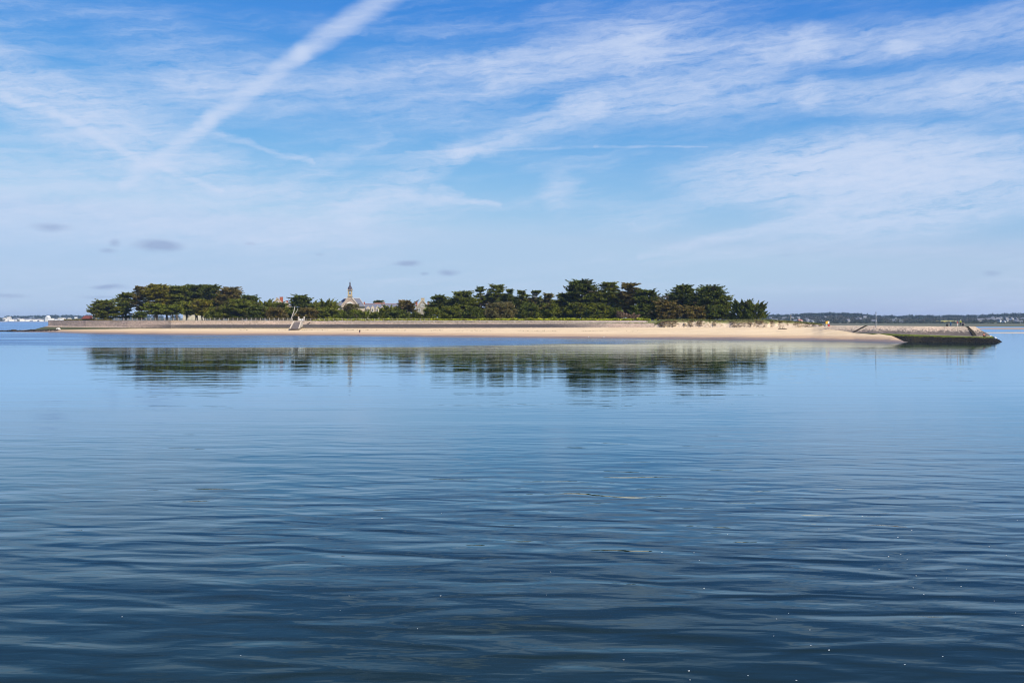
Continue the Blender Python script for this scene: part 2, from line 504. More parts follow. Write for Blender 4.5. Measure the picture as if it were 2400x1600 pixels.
def weed_wall_mat():
    m, nb, p = base_mat('mole_weed')
    geo = nb.new('ShaderNodeNewGeometry')
    pos = geo.outputs['Position']
    x, y, z = nb.sep(pos)
    n = nb.noise(pos, 0.9, 5, 0.65)
    st = nb.noise(nb.scalev(pos, (1.6, 1.6, 0.3)), 1.0, 3, 0.6)
    p.inputs['Specular IOR Level'].default_value = 0.08
    c = nb.mix(nb.mr(n, 0.45, 0.65), (0.012, 0.011, 0.008), (0.028, 0.025, 0.013))
    zz = nb.m('ADD', z, nb.m('MULTIPLY', nb.m('SUBTRACT', st, 0.5), 1.0))
    lim = nb.mr(x, 85, 117, 1.78, 1.16, False)
    gr = nb.mr(nb.m('SUBTRACT', zz, lim), -0.22, 0.2)
    c = nb.mix(gr, c, (0.11, 0.13, 0.018))
    nb.put(p.inputs['Base Color'], c)
    p.inputs['Roughness'].default_value = 0.75
    bn = nb.new('ShaderNodeBump')
    bn.inputs['Distance'].default_value = 0.2
    nb.put(bn.inputs['Height'], nb.noise(pos, 2.0, 5, 0.7))
    nb.put(p.inputs['Normal'], bn.outputs[0])


weed_wall_mat()


def water_mat():
    m, nb, p = base_mat('water')
    geo = nb.new('ShaderNodeNewGeometry')
    pos = geo.outputs['Position']
    x, y, z = nb.sep(pos)
    # wind patches (cat's paws): broad areas where the surface is ruffled
    patch = nb.noise(nb.scalev(pos, (0.012, 0.03, 1)), 1.0, 3, 0.5)
    # breeze line lying off the beach, fading out towards the mole
    xs = nb.m('ADD', x, nb.m('MULTIPLY', nb.m('SUBTRACT', patch, 0.5), 90))
    ys = nb.m('ADD', y, nb.m('MULTIPLY', nb.m('SUBTRACT', nb.noise(nb.scalev(pos, (0.02, 0.06, 1)), 1.0, 4, 0.6), 0.5), 60))
    edge = nb.mr(x, -30, 45, 207, 245)
    ruff = nb.m('MULTIPLY', nb.mr(nb.m('SUBTRACT', ys, edge), -14, 12), nb.mr(xs, 25, 75, 1.0, 0.0))
    gust = nb.noise(nb.scalev(pos, (0.016, 0.11, 1)), 1.0, 5, 0.65)
    ruff = nb.m('MULTIPLY', ruff, nb.mr(gust, 0.36, 0.58, 0.35, 1.0))
    ruff2 = nb.m('MULTIPLY', nb.mr(y, 420, 520), 0.6)
    ruff = nb.m('MAXIMUM', ruff, ruff2)
    # height field in metres
    tilt = nb.new('ShaderNodeVectorRotate', rotation_type='Z_AXIS')
    nb.put(tilt.inputs['Vector'], pos)
    tilt.inputs['Angle'].default_value = 0.10
    pt = tilt.outputs[0]
    wA = nb.noise(nb.scalev(pt, (0.44, 1.12, 1)), 1.0, 1.3, 0.4, 0.5)
    wB = nb.noise(nb.scalev(pos, (0.5, 1.5, 1)), 2.3, 2, 0.5, 0.3)
    wC = nb.noise(nb.scalev(pos, (0.10, 0.33, 1)), 1.0, 2, 0.5)
    wD = nb.noise(nb.scalev(pos, (0.9, 2.2, 1)), 3.2, 2, 0.5)
    streak = nb.noise(nb.scalev(pos, (0.018, 0.15, 1)), 1.0, 4, 0.6)
    near = nb.m('ADD', nb.mr(y, 13, 54, 1.25, 0.0, True), nb.mr(streak, 0.36, 0.64, 0.06, 0.22))
    soft = nb.mr(patch, 0.35, 0.65, 0.65, 1.2)
    amp = nb.m('MULTIPLY', near, soft)
    h = nb.m('MULTIPLY', wA, nb.m('MULTIPLY', amp, 0.060))
    h = nb.m('ADD', h, nb.m('MULTIPLY', wB, nb.m('MULTIPLY', amp, 0.0065)))
    h = nb.m('ADD', h, nb.m('MULTIPLY', wC, nb.m('MULTIPLY', near, 0.085)))
    h = nb.m('ADD', h, nb.m('MULTIPLY', wD, nb.m('MULTIPLY', ruff, 0.012)))
    # trains of regular small waves, strongest in patches
    wv = nb.new('ShaderNodeTexWave', wave_type='BANDS', bands_direction='Y', wave_profile='SIN')
    nb.put(wv.inputs['Vector'], nb.scalev(pt, (1, 1, 0)))
    wv.inputs['Scale'].default_value = 0.31
    wv.inputs['Distortion'].default_value = 7.0
    wv.inputs['Detail'].default_value = 1.0
    wv.inputs['Detail Scale'].default_value = 0.9
    train = nb.mr(nb.noise(nb.scalev(pos, (0.07, 0.05, 1)), 1.0, 2, 0.5), 0.42, 0.62)
    h = nb.m('ADD', h, nb.m('MULTIPLY', wv.outputs['Fac'], nb.m('MULTIPLY', nb.m('MULTIPLY', near, train), 0.007)))
    bn = nb.new('ShaderNodeBump')
    bn.inputs['Strength'].default_value = 1.0
    bn.inputs['Distance'].default_value = 1.0
    nb.put(bn.inputs['Height'], h)
    # dark body of the water under a Fresnel reflection
    body = nb.new('ShaderNodeBsdfDiffuse')
    body.inputs['Color'].default_value = (0.0085, 0.0170, 0.0085, 1)
    gl = nb.new('ShaderNodeBsdfAnisotropic')
    gl.inputs['Color'].default_value = (0.68, 0.875, 1.0, 1)
    nb.put(gl.inputs['Roughness'], nb.m('MULTIPLY_ADD', ruff, 0.33, 0.015))
    nb.put(gl.inputs['Normal'], bn.outputs[0])
    fr = nb.new('ShaderNodeFresnel')
    fr.inputs['IOR'].default_value = 1.333
    nb.put(fr.inputs['Normal'], bn.outputs[0])
    fac = nb.m('MULTIPLY', nb.m('POWER', fr.outputs[0], 1.38), 1.58)
    # a ruffled surface turns steeper facets to the eye and reflects less
    fac = nb.m('MULTIPLY', fac, nb.m('MULTIPLY_ADD', ruff, -0.52, 1.0))
    mx = nb.new('ShaderNodeMixShader')
    nb.put(mx.inputs[0], nb.m('MINIMUM', fac, 0.97))
    nb.put(mx.inputs[1], body.outputs[0])
    nb.put(mx.inputs[2], gl.outputs[0])
    m.node_tree.nodes.remove(p)
    nb.put(m.node_tree.nodes['Material Output'].inputs[0], mx.outputs[0])


water_mat()


def land_mat():
    m, nb, p = base_mat('far_land')
    pos = nb.new('ShaderNodeNewGeometry').outputs['Position']
    n = nb.noise(nb.scalev(pos, (0.004, 0.0025, 0)), 1.0, 3, 0.5)
    c = nb.ramp(n, [(0.32, (0.035, 0.045, 0.02)), (0.47, (0.06, 0.06, 0.03)), (0.55, (0.07, 0.095, 0.03)), (0.7, (0.07, 0.055, 0.04))])
    nb.put(p.inputs['Base Color'], c)
    p.inputs['Roughness'].default_value = 0.95
    m, nb, p = base_mat('marsh')
    pos = nb.new('ShaderNodeNewGeometry').outputs['Position']
    n = nb.noise(nb.scalev(pos, (0.006, 0.012, 0)), 1.0, 4, 0.6)
    c = nb.ramp(n, [(0.35, (0.035, 0.045, 0.016)), (0.5, (0.07, 0.08, 0.03)), (0.65, (0.13, 0.105, 0.07))])
    nb.put(p.inputs['Base Color'], c)
    p.inputs['Roughness'].default_value = 0.95
    m, nb, p = base_mat('mudflat')
    pos = nb.new('ShaderNodeNewGeometry').outputs['Position']
    n = nb.noise(nb.scalev(pos, (0.02, 0.035, 0)), 1.0, 4, 0.6)
    c = nb.ramp(n, [(0.38, (0.42, 0.31, 0.23)), (0.52, (0.30, 0.22, 0.165)), (0.62, (0.11, 0.12, 0.035)), (0.7, (0.34, 0.25, 0.19))])
    nb.put(p.inputs['Base Color'], c)
    p.inputs['Roughness'].default_value = 0.75


land_mat()
pmat('rape_flower', (0.48, 0.37, 0.03), (0.36, 0.31, 0.04), 0.03, 0.9)
pmat('far_beach', (0.48, 0.38, 0.28), (0.38, 0.30, 0.22), 0.02, 0.9)
pmat('quay_stone', (0.16, 0.14, 0.14), (0.10, 0.09, 0.09), 0.05, 0.9)


# ------------------------------------------------------------------ mesh helpers
class MB:
    def __init__(s):
        s.v, s.f = [], []

    def quadgrid(s, rows):
        n = len(rows[0])
        b0 = len(s.v)
        for r in rows:
            s.v += [tuple(p) for p in r]
        for i in range(len(rows) - 1):
            for j in range(n - 1):
                a = b0 + i * n + j
                s.f.append((a, a + 1, a + n + 1, a + n))
        return s

    def hexa(s, p):
        """8 points: bottom 4 ccw, top 4 ccw"""
        b0 = len(s.v)
        s.v += [tuple(q) for q in p]
        for f in ((3, 2, 1, 0), (4, 5, 6, 7), (0, 1, 5, 4), (1, 2, 6, 5), (2, 3, 7, 6), (3, 0, 4, 7)):
            s.f.append(tuple(b0 + i for i in f))
        return s

    def box(s, x0, x1, y0, y1, z0, z1):
        return s.hexa([(x0, y0, z0), (x1, y0, z0), (x1, y1, z0), (x0, y1, z0),
                       (x0, y0, z1), (x1, y0, z1), (x1, y1, z1), (x0, y1, z1)])

    def poly_prism(s, pts, y0, y1):
        """outline in x,z extruded along y"""
        b0 = len(s.v)
        n = len(pts)
        s.v += [(x, y0, z) for x, z in pts] + [(x, y1, z) for x, z in pts]
        s.f.append(tuple(b0 + i for i in range(n)))
        s.f.append(tuple(b0 + n + i for i in reversed(range(n))))
        for i in range(n):
            j = (i + 1) % n
            s.f.append((b0 + i, b0 + n + i, b0 + n + j, b0 + j))
        return s

    def tube(s, pts, rad, n=6, cap=True):
        b0 = len(s.v)
        pts = [Vector(p) for p in pts]
        k = len(pts)
        for i, p in enumerate(pts):
            t = (pts[min(i + 1, k - 1)] - pts[max(i - 1, 0)]).normalized()
            a = t.orthogonal().normalized()
            c = t.cross(a)
            for j in range(n):
                q = 2 * PI * j / n
                s.v.append(tuple(p + (a * math.cos(q) + c * math.sin(q)) * rad[i]))
        for i in range(k - 1):
            for j in range(n):
                a = b0 + i * n + j
                c = b0 + i * n + (j + 1) % n
                s.f.append((a, c, c + n, a + n))
        if cap:
            s.f.append(tuple(b0 + j for j in reversed(range(n))))
            s.f.append(tuple(b0 + (k - 1) * n + j for j in range(n)))
        return s

    def lathe(s, prof, n=12, cx=0, cy=0, sq=None):
        """profile of (r, z) about a vertical axis"""
        b0 = len(s.v)
        for r_, z in prof:
            for j in range(n):
                q = 2 * PI * (j + (0.5 if sq else 0)) / n
                s.v.append((cx + r_ * math.cos(q), cy + r_ * math.sin(q), z))
        for i in range(len(prof) - 1):
            for j in range(n):
                a = b0 + i * n + j
                c = b0 + i * n + (j + 1) % n
                s.f.append((a, c, c + n, a + n))
        s.f.append(tuple(b0 + j for j in reversed(range(n))))
        s.f.append(tuple(b0 + (len(prof) - 1) * n + j for j in range(n)))
        return s

    def blob(s, c, r, seed=0, nu=8, nv=5, jit=0.25, flat=1.0):
        """lumpy closed ball"""
        rn = random.Random(seed)
        b0 = len(s.v)
        c = Vector(c)
        r = (r, r, r) if not hasattr(r, '__len__') else r
        s.v.append(tuple(c + Vector((0, 0, -r[2]))))
        for i in range(1, nv):
            ph = PI * i / nv - PI / 2
            for j in range(nu):
                th = 2 * PI * (j + 0.5 * (i % 2)) / nu
                k = 1 + rn.uniform(-jit, jit)
                s.v.append(tuple(c + Vector((math.cos(ph) * math.cos(th) * r[0] * k, math.cos(ph) * math.sin(th) * r[1] * k, math.sin(ph) * r[2] * k))))
        s.v.append(tuple(c + Vector((0, 0, r[2]))))
        last = len(s.v) - 1
        for j in range(nu):
            s.f.append((b0, b0 + 1 + (j + 1) % nu, b0 + 1 + j))
            e = b0 + 1 + (nv - 2) * nu
            s.f.append((last, e + j, e + (j + 1) % nu))
        for i in range(nv - 2):
            for j in range(nu):
                a = b0 + 1 + i * nu + j
                c2 = b0 + 1 + i * nu + (j + 1) % nu
                s.f.append((a, c2, c2 + nu, a + nu))
        return s

    def mesh(s, name, mat):
        me = bpy.data.meshes.new(name)
        me.from_pydata(s.v, [], s.f)
        me.materials.append(MATS[mat])
        me.update()
        return me

    def build(s, name, mat, parent=None, smooth=False, loc=None):
        me = s.mesh(name, mat)
        if smooth:
            me.polygons.foreach_set('use_smooth', [True] * len(me.polygons))
        return link(name, me, parent, loc)


def link(name, data, parent=None, loc=None):
    o = bpy.data.objects.new(name, data)
    COL.objects.link(o)
    if parent:
        o.parent = parent
    if loc is not None:
        o.location = loc
    return o


def tag(o, label=None, cat=None, group=None, kind=None):
    if label:
        o['label'] = label
    if cat:
        o['category'] = cat
    if group:
        o['group'] = group
    if kind:
        o['kind'] = kind
    return o


def thing(name, label, cat, loc, rz=0.0, group=None):
    o = link(name, None, None, loc)
    o.empty_display_size = 0.5
    o.rotation_euler = (0, 0, rz)
    return tag(o, label, cat, group)


def tri_mesh(name, P, mat):
    """P: (n,3,3) loose triangles"""
    P = np.ascontiguousarray(P, dtype=np.float32)
    n = len(P)
    me = bpy.data.meshes.new(name)
    me.vertices.add(n * 3)
    me.vertices.foreach_set('co', P.reshape(-1))
    me.loops.add(n * 3)
    me.loops.foreach_set('vertex_index', np.arange(n * 3, dtype=np.int32))
    me.polygons.add(n)
    me.polygons.foreach_set('loop_start', np.arange(0, n * 3, 3, dtype=np.int32))
    me.polygons.foreach_set('loop_total', np.full(n, 3, dtype=np.int32))
    me.materials.append(MATS[mat])
    me.update(calc_edges=True)
    return me


def interp(tab, x):
    return float(np.interp(x, [t[0] for t in tab], [t[1] for t in tab]))


def vnoise(x, y, seed=0):
    """smooth value noise, numpy"""
    x = np.asarray(x, dtype=float)
    y = np.asarray(y, dtype=float)
    xi, yi = np.floor(x), np.floor(y)
    fx, fy = x - xi, y - yi
    fx, fy = fx * fx * (3 - 2 * fx), fy * fy * (3 - 2 * fy)

    def hsh(a, b):
        q = np.sin(a * 127.1 + b * 311.7 + seed * 74.7) * 43758.5453
        return q - np.floor(q)
    return (hsh(xi, yi) * (1 - fx) + hsh(xi + 1, yi) * fx) * (1 - fy) + (hsh(xi, yi + 1) * (1 - fx) + hsh(xi + 1, yi + 1) * fx) * fy


ORD = ['first', 'second', 'third', 'fourth', 'fifth', 'sixth', 'seventh', 'eighth', 'ninth', 'tenth', 'eleventh', 'twelfth',
       'thirteenth', 'fourteenth', 'fifteenth', 'sixteenth', 'seventeenth', 'eighteenth', 'nineteenth', 'twentieth',
       'twenty-first', 'twenty-second', 'twenty-third', 'twenty-fourth', 'twenty-fifth', 'twenty-sixth', 'twenty-seventh',
       'twenty-eighth', 'twenty-ninth', 'thirtieth', 'thirty-first', 'thirty-second', 'thirty-third', 'thirty-fourth',
       'thirty-fifth', 'thirty-sixth', 'thirty-seventh', 'thirty-eighth', 'thirty-ninth', 'fortieth']

# ------------------------------------------------------------------ water, far land
EXT = 6000
wm = MB()
wm.quadgrid([[(-EXT, -60, 0), (EXT, -60, 0)], [(-EXT, EXT, 0), (EXT, EXT, 0)]])
tag(wm.build('water', 'water'), kind='structure')

# coast across the bay: (bearing px, shore distance, ridge distance, ridge height)
COAST = [(-1400, 3300, 4200, 15), (0, 3250, 4200, 14), (250, 3200, 4100, 14), (700, 3000, 3900, 11), (1200, 2700, 3500, 10), (1700, 2050, 2900, 12),
         (1850, 1950, 2800, 12), (2000, 1900, 2800, 13.5), (2150, 1880, 2750, 14.5), (2300, 1880, 2750, 13), (2450, 1880, 2750, 12.5), (3800, 1900, 2750, 10)]


def coast(px):
    xs = [c[0] for c in COAST]
    return tuple(float(np.interp(px, xs, [c[k] for c in COAST])) for k in (1, 2, 3))


def coast_z(px, d):
    ds, dr, hr = coast(px)
    t = (d - ds) / (dr - ds)
    if t <= 0:
        return 0.3 + 3 * t
    bump = 0.62 + 0.76 * float(vnoise(px / 150.0, d / 700.0, 3))
    if t <= 1:
        return 0.6 + hr * bump * (t ** 1.5)
    return 0.6 + hr * bump - (t - 1) * 8


rows = []
pxs = np.arange(-1400, 3801, 40)
for k in range(-1, 14):
    row = []
    for px in pxs:
        ds, dr, hr = coast(px)
        d = ds + (dr - ds) * k / 9.0 if k >= 0 else ds - 30
        z = coast_z(px, d) if k >= 0 else -1.5
        X, Y = XY(px, d)
        row.append((X, Y, z))
    rows.append(row)
h = MB()
h.quadgrid(rows)
tag(h.build('hills', 'far_land', smooth=True), kind='structure')

# salt marsh and mud flats on the right
rows = []
for d, z in ((800, -0.5), (815, 0.35), (1100, 0.5), (1500, 0.55), (1990, 0.9)):
    rows.append([(*XY(px, d * (1 + 0.02 * math.sin(px / 70.0)) if d < 1200 else d), z) for px in np.arange(1500, 3801, 40)])
h = MB()
h.quadgrid(rows)
tag(h.build('salt_marsh', 'marsh', smooth=True), kind='structure')


def bank(name, px0, px1, edge_near, edge_far, hgt, mat):
    rows = []
    pts = np.linspace(px0, px1, 60)
    for k, (t, z) in enumerate(((0, -0.3), (0.08, 0.02), (0.3, hgt), (0.7, hgt), (0.92, 0.02), (1, -0.3))):
        row = []
        for i, px in enumerate(pts):
            e = min(1.0, i / 14.0)
            n = edge_near(px) + 8 * (vnoise(px / 40.0, 1.5, 5) - .5)
            f = edge_far(px)
            mid = 0.5 * (n + f)
            d = mid + (n + (f - n) * t - mid) * max(0.05, e)
            row.append((*XY(px, float(d)), z * (0.3 + 0.7 * e) if z > 0 else z))
        rows.append(row)
    h = MB()
    h.quadgrid(rows)
    return tag(h.build(name, mat, smooth=True), kind='structure')


bank('sand_flat', 2270, 3400, lambda p: 412.0, lambda p: 450.0, 0.35, 'far_beach')
bank('mud_flat', 2180, 3400, lambda p: 520.0, lambda p: 780.0, 0.3, 'mudflat')
# rape field on the far slope
fr = []
for i in range(9):
    px = 2185 + i * (2240 - 2185) / 8.0
    fr.append(px)
h = MB()
rows = []
for k in range(5):
    d = 1985 + k * 52
    rows.append([(*XY(px + (k - 2) * 1.0, d), coast_z(px, d) + 0.9) for px in fr])
h.quadgrid(rows)
tag(h.build('rape_field', 'rape_flower', smooth=True), kind='structure')

# ------------------------------------------------------------------ island terrain
SHORE = [(-60, 476.), (0, 474.), (60, 456.), (130, 437.), (200, 402.), (300, 384.), (400, 367.), (600, 357.), (750, 350.), (843, 343.), (1000, 325.),
         (1150, 313.), (1300, 302.), (1500, 292.), (1750, 276.5), (1900, 272.5), (2000, 262.), (2050, 254.), (2090, 247.5), (2120, 242.5), (2160, 236.)]
# foot of the wall or dune: (px, distance, row in the photograph)
TOE = [(-60, 500., 778.), (0, 498., 777.5), (60, 482., 775.), (113, 470., 772.), (200, 440., 771.), (300, 412., 770.2), (400, 393., 770.), (600, 381., 770.), (750, 374., 770.), (1000, 352., 769.4),
       (1150, 340., 769.), (1300, 330., 768.3), (1500, 319., 767.2), (1600, 314., 767.3), (1750, 304., 768.), (1850, 300., 767.8), (1880, 298.5, 767.4), (1905, 296., 766.), (1930, 289., 764.2),
       (1960, 282.5, 767.5), (2000, 275.5, 774.0), (2050, 265.5, 780.), (2090, 254.5, 789.), (2105, 250.5, 796.), (2120, 246., 803.5), (2160, 243., 808.)]


def toe(px):
    d = float(np.interp(px, [t[0] for t in TOE], [t[1] for t in TOE]))
    r_ = float(np.interp(px, [t[0] for t in TOE], [t[2] for t in TOE]))
    return d, CAMH + (HOR - r_) * d / F


pxs = np.concatenate([np.arange(-60, 1900, 12.0), np.arange(1900, 2161, 5.0)])
rows = []
ts = [-1.2, -0.5, -0.12, 0, 0.06, 0.13, 0.22, 0.32, 0.43, 0.55, 0.68, 0.82, 1.0, 1.25, 1.8]
for t in ts:
    row = []
    for px in pxs:
        ds = interp(SHORE, px)
        dt, zt = toe(px)
        d = ds + (dt - ds) * t
        if t < 0:
            z = t * 1.3
        elif t <= 1:
            z = zt * (0.85 * t + 0.15 * t * t) + 0.10 * float(vnoise(px / 30.0, t * 5, 11) - 0.5) * min(1, t * 4) * (1 - t)
            # low berm left by the last high tide
            z += 0.14 * math.exp(-((t - 0.55) / 0.12) ** 2) * min(1, max(0, zt) / 2)
        else:
            z = zt + (t - 1) * 0.3
        row.append((*XY(px, d), z))
    rows.append(row)
h = MB()
h.quadgrid(rows)
tag(h.build('beach', 'sand', smooth=True), kind='structure')


# sea wall line -------------------------------------------------------------
def wall_top(px):
    """distance of the coping and its height"""
    dt, zt = toe(px)
    r_ = interp([(113, 751.2), (700, 752.0), (800, 754.0), (1000, 755.6), (1200, 756.3), (1500, 758.0), (1560, 758.5)], px)
    d = dt + 3.2
    return d, CAMH + (HOR - r_) * d / F


def wall_face(px, t):
    """t=0 foot, buried, to t=1 coping"""
    dt, zt = toe(px)
    d1, z1 = wall_top(px)
    z0 = zt - 0.5
    return Vector((*XY(px, dt - 0.4 + (d1 - dt + 0.4) * t), z0 + (z1 - z0) * t))


wall = thing('sea_wall', 'long sloping stone sea wall above the beach, dark tide stain along its middle', 'sea wall', (*XY(700, 378), 2.0))


def loc(o, v):
    p = o.location
    return (v[0] - p.x, v[1] - p.y, v[2] - p.z)


wpx = np.arange(113, 1561, 9.0)
RET = Vector((-5.6, 15, 0))       # the wall turns back behind its left end
rows = [[loc(wall, wall_face(113, t) + RET)] + [loc(wall, wall_face(p, t)) for p in wpx] for t in (0, 0.25, 0.5, 0.75, 1.0)]
cope = [loc(wall, wall_face(113, 1.0) + RET)]
for p in wpx:
    q = wall_face(p, 1.0)
    cope.append(loc(wall, q + Vector((0, 0.9, 0.0))))
rows.append(cope)
rows.append([(a[0], a[1] + 0.1, a[2] - 4) for a in cope])
h = MB()
h.quadgrid(rows)
h.build('core', 'wall_stone', wall)
def stones(face, u0, u1, ulen, rows_, mat, name, parent, seed, su=0.62, relief=0.09, t0=0.08, t1=0.97):
    """individual facing stones set into a face, joined as one part"""
    rn = random.Random(seed)
    h = MB()
    n = int(ulen / su)
    du = (u1 - u0) / n
    dtt = (t1 - t0) / rows_
    for r_ in range(rows_):
        off = rn.random()
        for i in range(n):
            ua = u0 + (i + off - 0.5) * du
            ub = ua + du * rn.uniform(0.62, 0.98)
            ta = t0 + (r_ + rn.uniform(-0.12, 0.12)) * dtt
            tb = ta + dtt * rn.uniform(0.66, 0.98)
            if ua < u0 or ub > u1:
                continue
            p = [face(ua, ta), face(ub, ta + rn.uniform(-.1, .1) * dtt), face(ub, tb), face(ua, tb + rn.uniform(-.1, .1) * dtt)]
            nrm = (p[1] - p[0]).cross(p[3] - p[0]).normalized()
            k = rn.uniform(0.25, 1.0) * relief
            c = (p[0] + p[1] + p[2] + p[3]) / 4
            q = [c + (x - c) * 0.84 + nrm * k * rn.uniform(0.8, 1.2) for x in p]
            b0 = len(h.v)
            h.v += [loc(parent, x) for x in p] + [loc(parent, x) for x in q]
            for f in ((4, 5, 6, 7), (0, 1, 5, 4), (1, 2, 6, 5), (2, 3, 7, 6), (3, 0, 4, 7)):
                h.f.append(tuple(b0 + j for j in f))
    return tag(h.build(name, mat, parent), kind='stuff')


stones(wall_face, 114, 1558, 300, 9, 'wall_stone', 'facing_stones', wall, 5, 0.5, 0.08)
# pale coping course
h = MB()
for i in range(len(wpx) - 1):
    p, q = wall_face(wpx[i], 1.0), wall_face(wpx[i + 1] - 0.35, 1.0)
    pts = []
    for z in (-0.02, 0.14):
        for w_, b_ in ((p, -0.06), (q, -0.06), (q, 0.75), (p, 0.75)):
            pts.append(loc(wall, w_ + Vector((0, b_, z))))
    h.hexa(pts)
tag(h.build('coping_stones', 'pale_concrete', wall), kind='stuff')

# sloping weed-covered apron under the left end of the wall
h = MB()
ap = np.arange(62, 345, 8.0)
rows = []
for t in range(5):
    row = []
    for px in ap:
        dt, zt = toe(px)
        wz = interp([(62, 0.0), (75, 0.35), (113, 2.0), (180, 1.6), (345, 1.1)], px)
        out = interp([(62, 1.0), (113, 5.5), (200, 4.0), (345, 1.5)], px)
        k = t / 4.0
        n = 0.18 * float(vnoise(px / 5.0, t * 1.7, 9) - 0.5)
        row.append((*XY(px, dt - out * (1 - k) + 1.2), zt - 0.18 + wz * k + n))
    rows.append(row)
rows.append([(a[0], a[1] + 6, a[2] - 0.5) for a in rows[-1]])
h.quadgrid(rows)
ob = h.build('wall_apron', 'wall_stone')
tag(ob, 'green weed covered stone apron sloping out at the left end of the sea wall', 'stone apron')

# plateau behind the wall
rows = []
ppx = np.arange(117, 1961, 20.0)
for k, (dd, z) in enumerate(((3.6, 0), (5.5, 0), (9, 0), (30, 0), (70, 0.1), (125, 0), (140, -2.5), (160, -7))):
    row = []
    for px in ppx:
        if px < 1560:
            d1, z1 = wall_top(px)
        else:
            dt, zt = toe(px)
            d1, z1 = dt + 3.2, 4.4
        zz = {0: z1 - 0.12, 1: max(z1 + 0.05, z1 * 0.5 + 2.6), 2: 5.15}.get(k, 5.2 + z)
        if px > 1760:
            zz -= (px - 1760) / 200 * 1.6
        e = interp([(100, 0.25), (180, 0.6), (320, 1)], px) * interp([(1700, 1), (1960, 0.1)], px)
        dd2 = dd if dd < 10 else 9 + (dd - 9) * e
        row.append((*XY(px, d1 - 3.2 + dd2 + 0.2), zz))
    rows.append(row)
h = MB()
h.quadgrid(rows)
tag(h.build('island_ground', 'turf', smooth=True), kind='structure')

# low upper retaining wall in the middle stretch
uw = thing('upper_wall', 'low pale parapet wall between the sea wall and the yellow green plants', 'wall', (*XY(1150, 350), 4.6))
n = 0
h = MB()
rows = []
for px in np.arange(715, 1521, 8.0):
    d1, z1 = wall_top(px)
    zt_ = 5.12 + 0.06 * float(vnoise(px / 9.0, 0, 2))
    rows.append([loc(uw, Vector((*XY(px, d1 + b_), z_))) for b_, z_ in ((1.8, z1 - 0.1), (3.0, zt_ + 0.12), (3.5, zt_ + 0.12), (3.5, z1 - 0.4))])
h.quadgrid([list(r_) for r_ in zip(*rows)])
h.build('parapet', 'pink_stone', uw)
stones(lambda u, t: Vector((*XY(u, wall_top(u)[0] + 1.8 + 1.2 * t), wall_top(u)[1] - 0.1 + (5.3 - wall_top(u)[1]) * t)), 716, 1518, 180, 2, 'pink_stone', 'facing_stones', uw, 12, 0.7, 0.06)

# ------------------------------------------------------------------ dune with its eroded scarp
DTOP = [(1480, 757.), (1545, 753.5), (1565, 751.5), (1600, 750.8), (1650, 751.2), (1700, 753.5), (1725, 751.8), (1760, 751.3), (1800, 751.8), (1840, 754.), (1880, 757.), (1910, 759.5), (1935, 763.6), (1950, 766)]
dpx = np.arange(1500, 1951, 3.0)
rows = []
for t in np.linspace(0, 1, 9):
    row = []
    for px in dpx:
        dt, zt = toe(px)
        gul = float(vnoise(px / 9.0, t * 1.6, 21)) * 0.45 + float(vnoise(px / 23.0, t * 0.8, 22)) * 0.55
        sp = interp([(1500, 2.0), (1560, 2.6), (1750, 4.5), (1900, 5.5), (1950, 3)], px)
        dtop = dt + sp * (0.55 + 0.8 * gul)
        ztop = CAMH + (HOR - interp(DTOP, px)) * dtop / F
        ztop = zt - 0.5 + (max(ztop, zt - 0.4) - zt + 0.5) * interp([(1515, 0), (1552, 1)], px)
        prof = t ** 1.0
        steep = 1 / (1 + math.exp(-(t - 0.42) * 9))
        zz = zt - 0.35 + (ztop - zt + 0.35) * (0.35 * prof + 0.65 * steep)
        d = dt - 0.5 + (dtop - dt + 0.5) * t
        n = float(vnoise(px / 3.0, t * 6, 25) - 0.5)
        row.append((*XY(px, d + n * 0.7), zz + n * 0.18 * math.sin(t * PI)))
    rows.append(row)
back1, back2 = [], []
for px, p in zip(dpx, rows[-1]):
    back1.append((p[0] + (px - 1200) / F * 7, p[1] + 7, p[2] + 0.05 * float(vnoise(px / 8.0, 3, 4))))
    back2.append((p[0] + (px - 1200) / F * 25, p[1] + 25, p[2] - 1.2))
DUNE_TOP = rows[-1]
DUNE_ROWS = rows[:]
rows += [back1, back2]
h = MB()
h.quadgrid(rows)
tag(h.build('dune', 'dune', smooth=True), kind='structure')

# ------------------------------------------------------------------ stone mole on the right
mole = thing('stone_mole', 'broad stone mole with dark weedy foot standing in the water at the right', 'mole', (*XY(2200, 255), 0))
# stations along the front then round the end: top edge, ledge, toe
TOPE = [(1935, 287, 3.95), (1968, 281.5, 3.95), (2011, 276, 3.94), (2060, 267.5, 3.92), (2140, 259, 3.88), (2220, 254.5, 3.85), (2262, 252, 3.82), (2281, 254, 3.82), (2284, 262, 3.82)]
LEDG = [(1922, 285, 2.2), (1955, 279, 2.2), (1996, 273.5, 2.15), (2047, 264.5, 2.05), (2135, 254.8, 1.86), (2232, 249.5, 1.62), (2292, 246.5, 1.46), (2322, 249.5, 1.42), (2324, 261, 1.42)]
TOEP = [(1915, 283, -0.8), (1948, 277, -0.8), (1988, 271.5, -0.8), (2040, 262, -0.9), (2108, 247, -0.9), (2235, 240.5, -0.9), (2320, 237.5, -0.9), (2360, 242, -0.9), (2362, 259, -0.9)]


def mcurve(tab, u):
    k = np.arange(len(tab))
    px = np.interp(u, k, [t[0] for t in tab])
    d = np.interp(u, k, [t[1] for t in tab])
    z = np.interp(u, k, [t[2] for t in tab])
    return Vector((*XY(float(px), float(d)), float(z)))


def mole_upper(u, t):
    p, q = mcurve(LEDG, u), mcurve(TOPE, u)
    inn = Vector((0, 0.45, 0.0))
    return (p + inn).lerp(q, t)


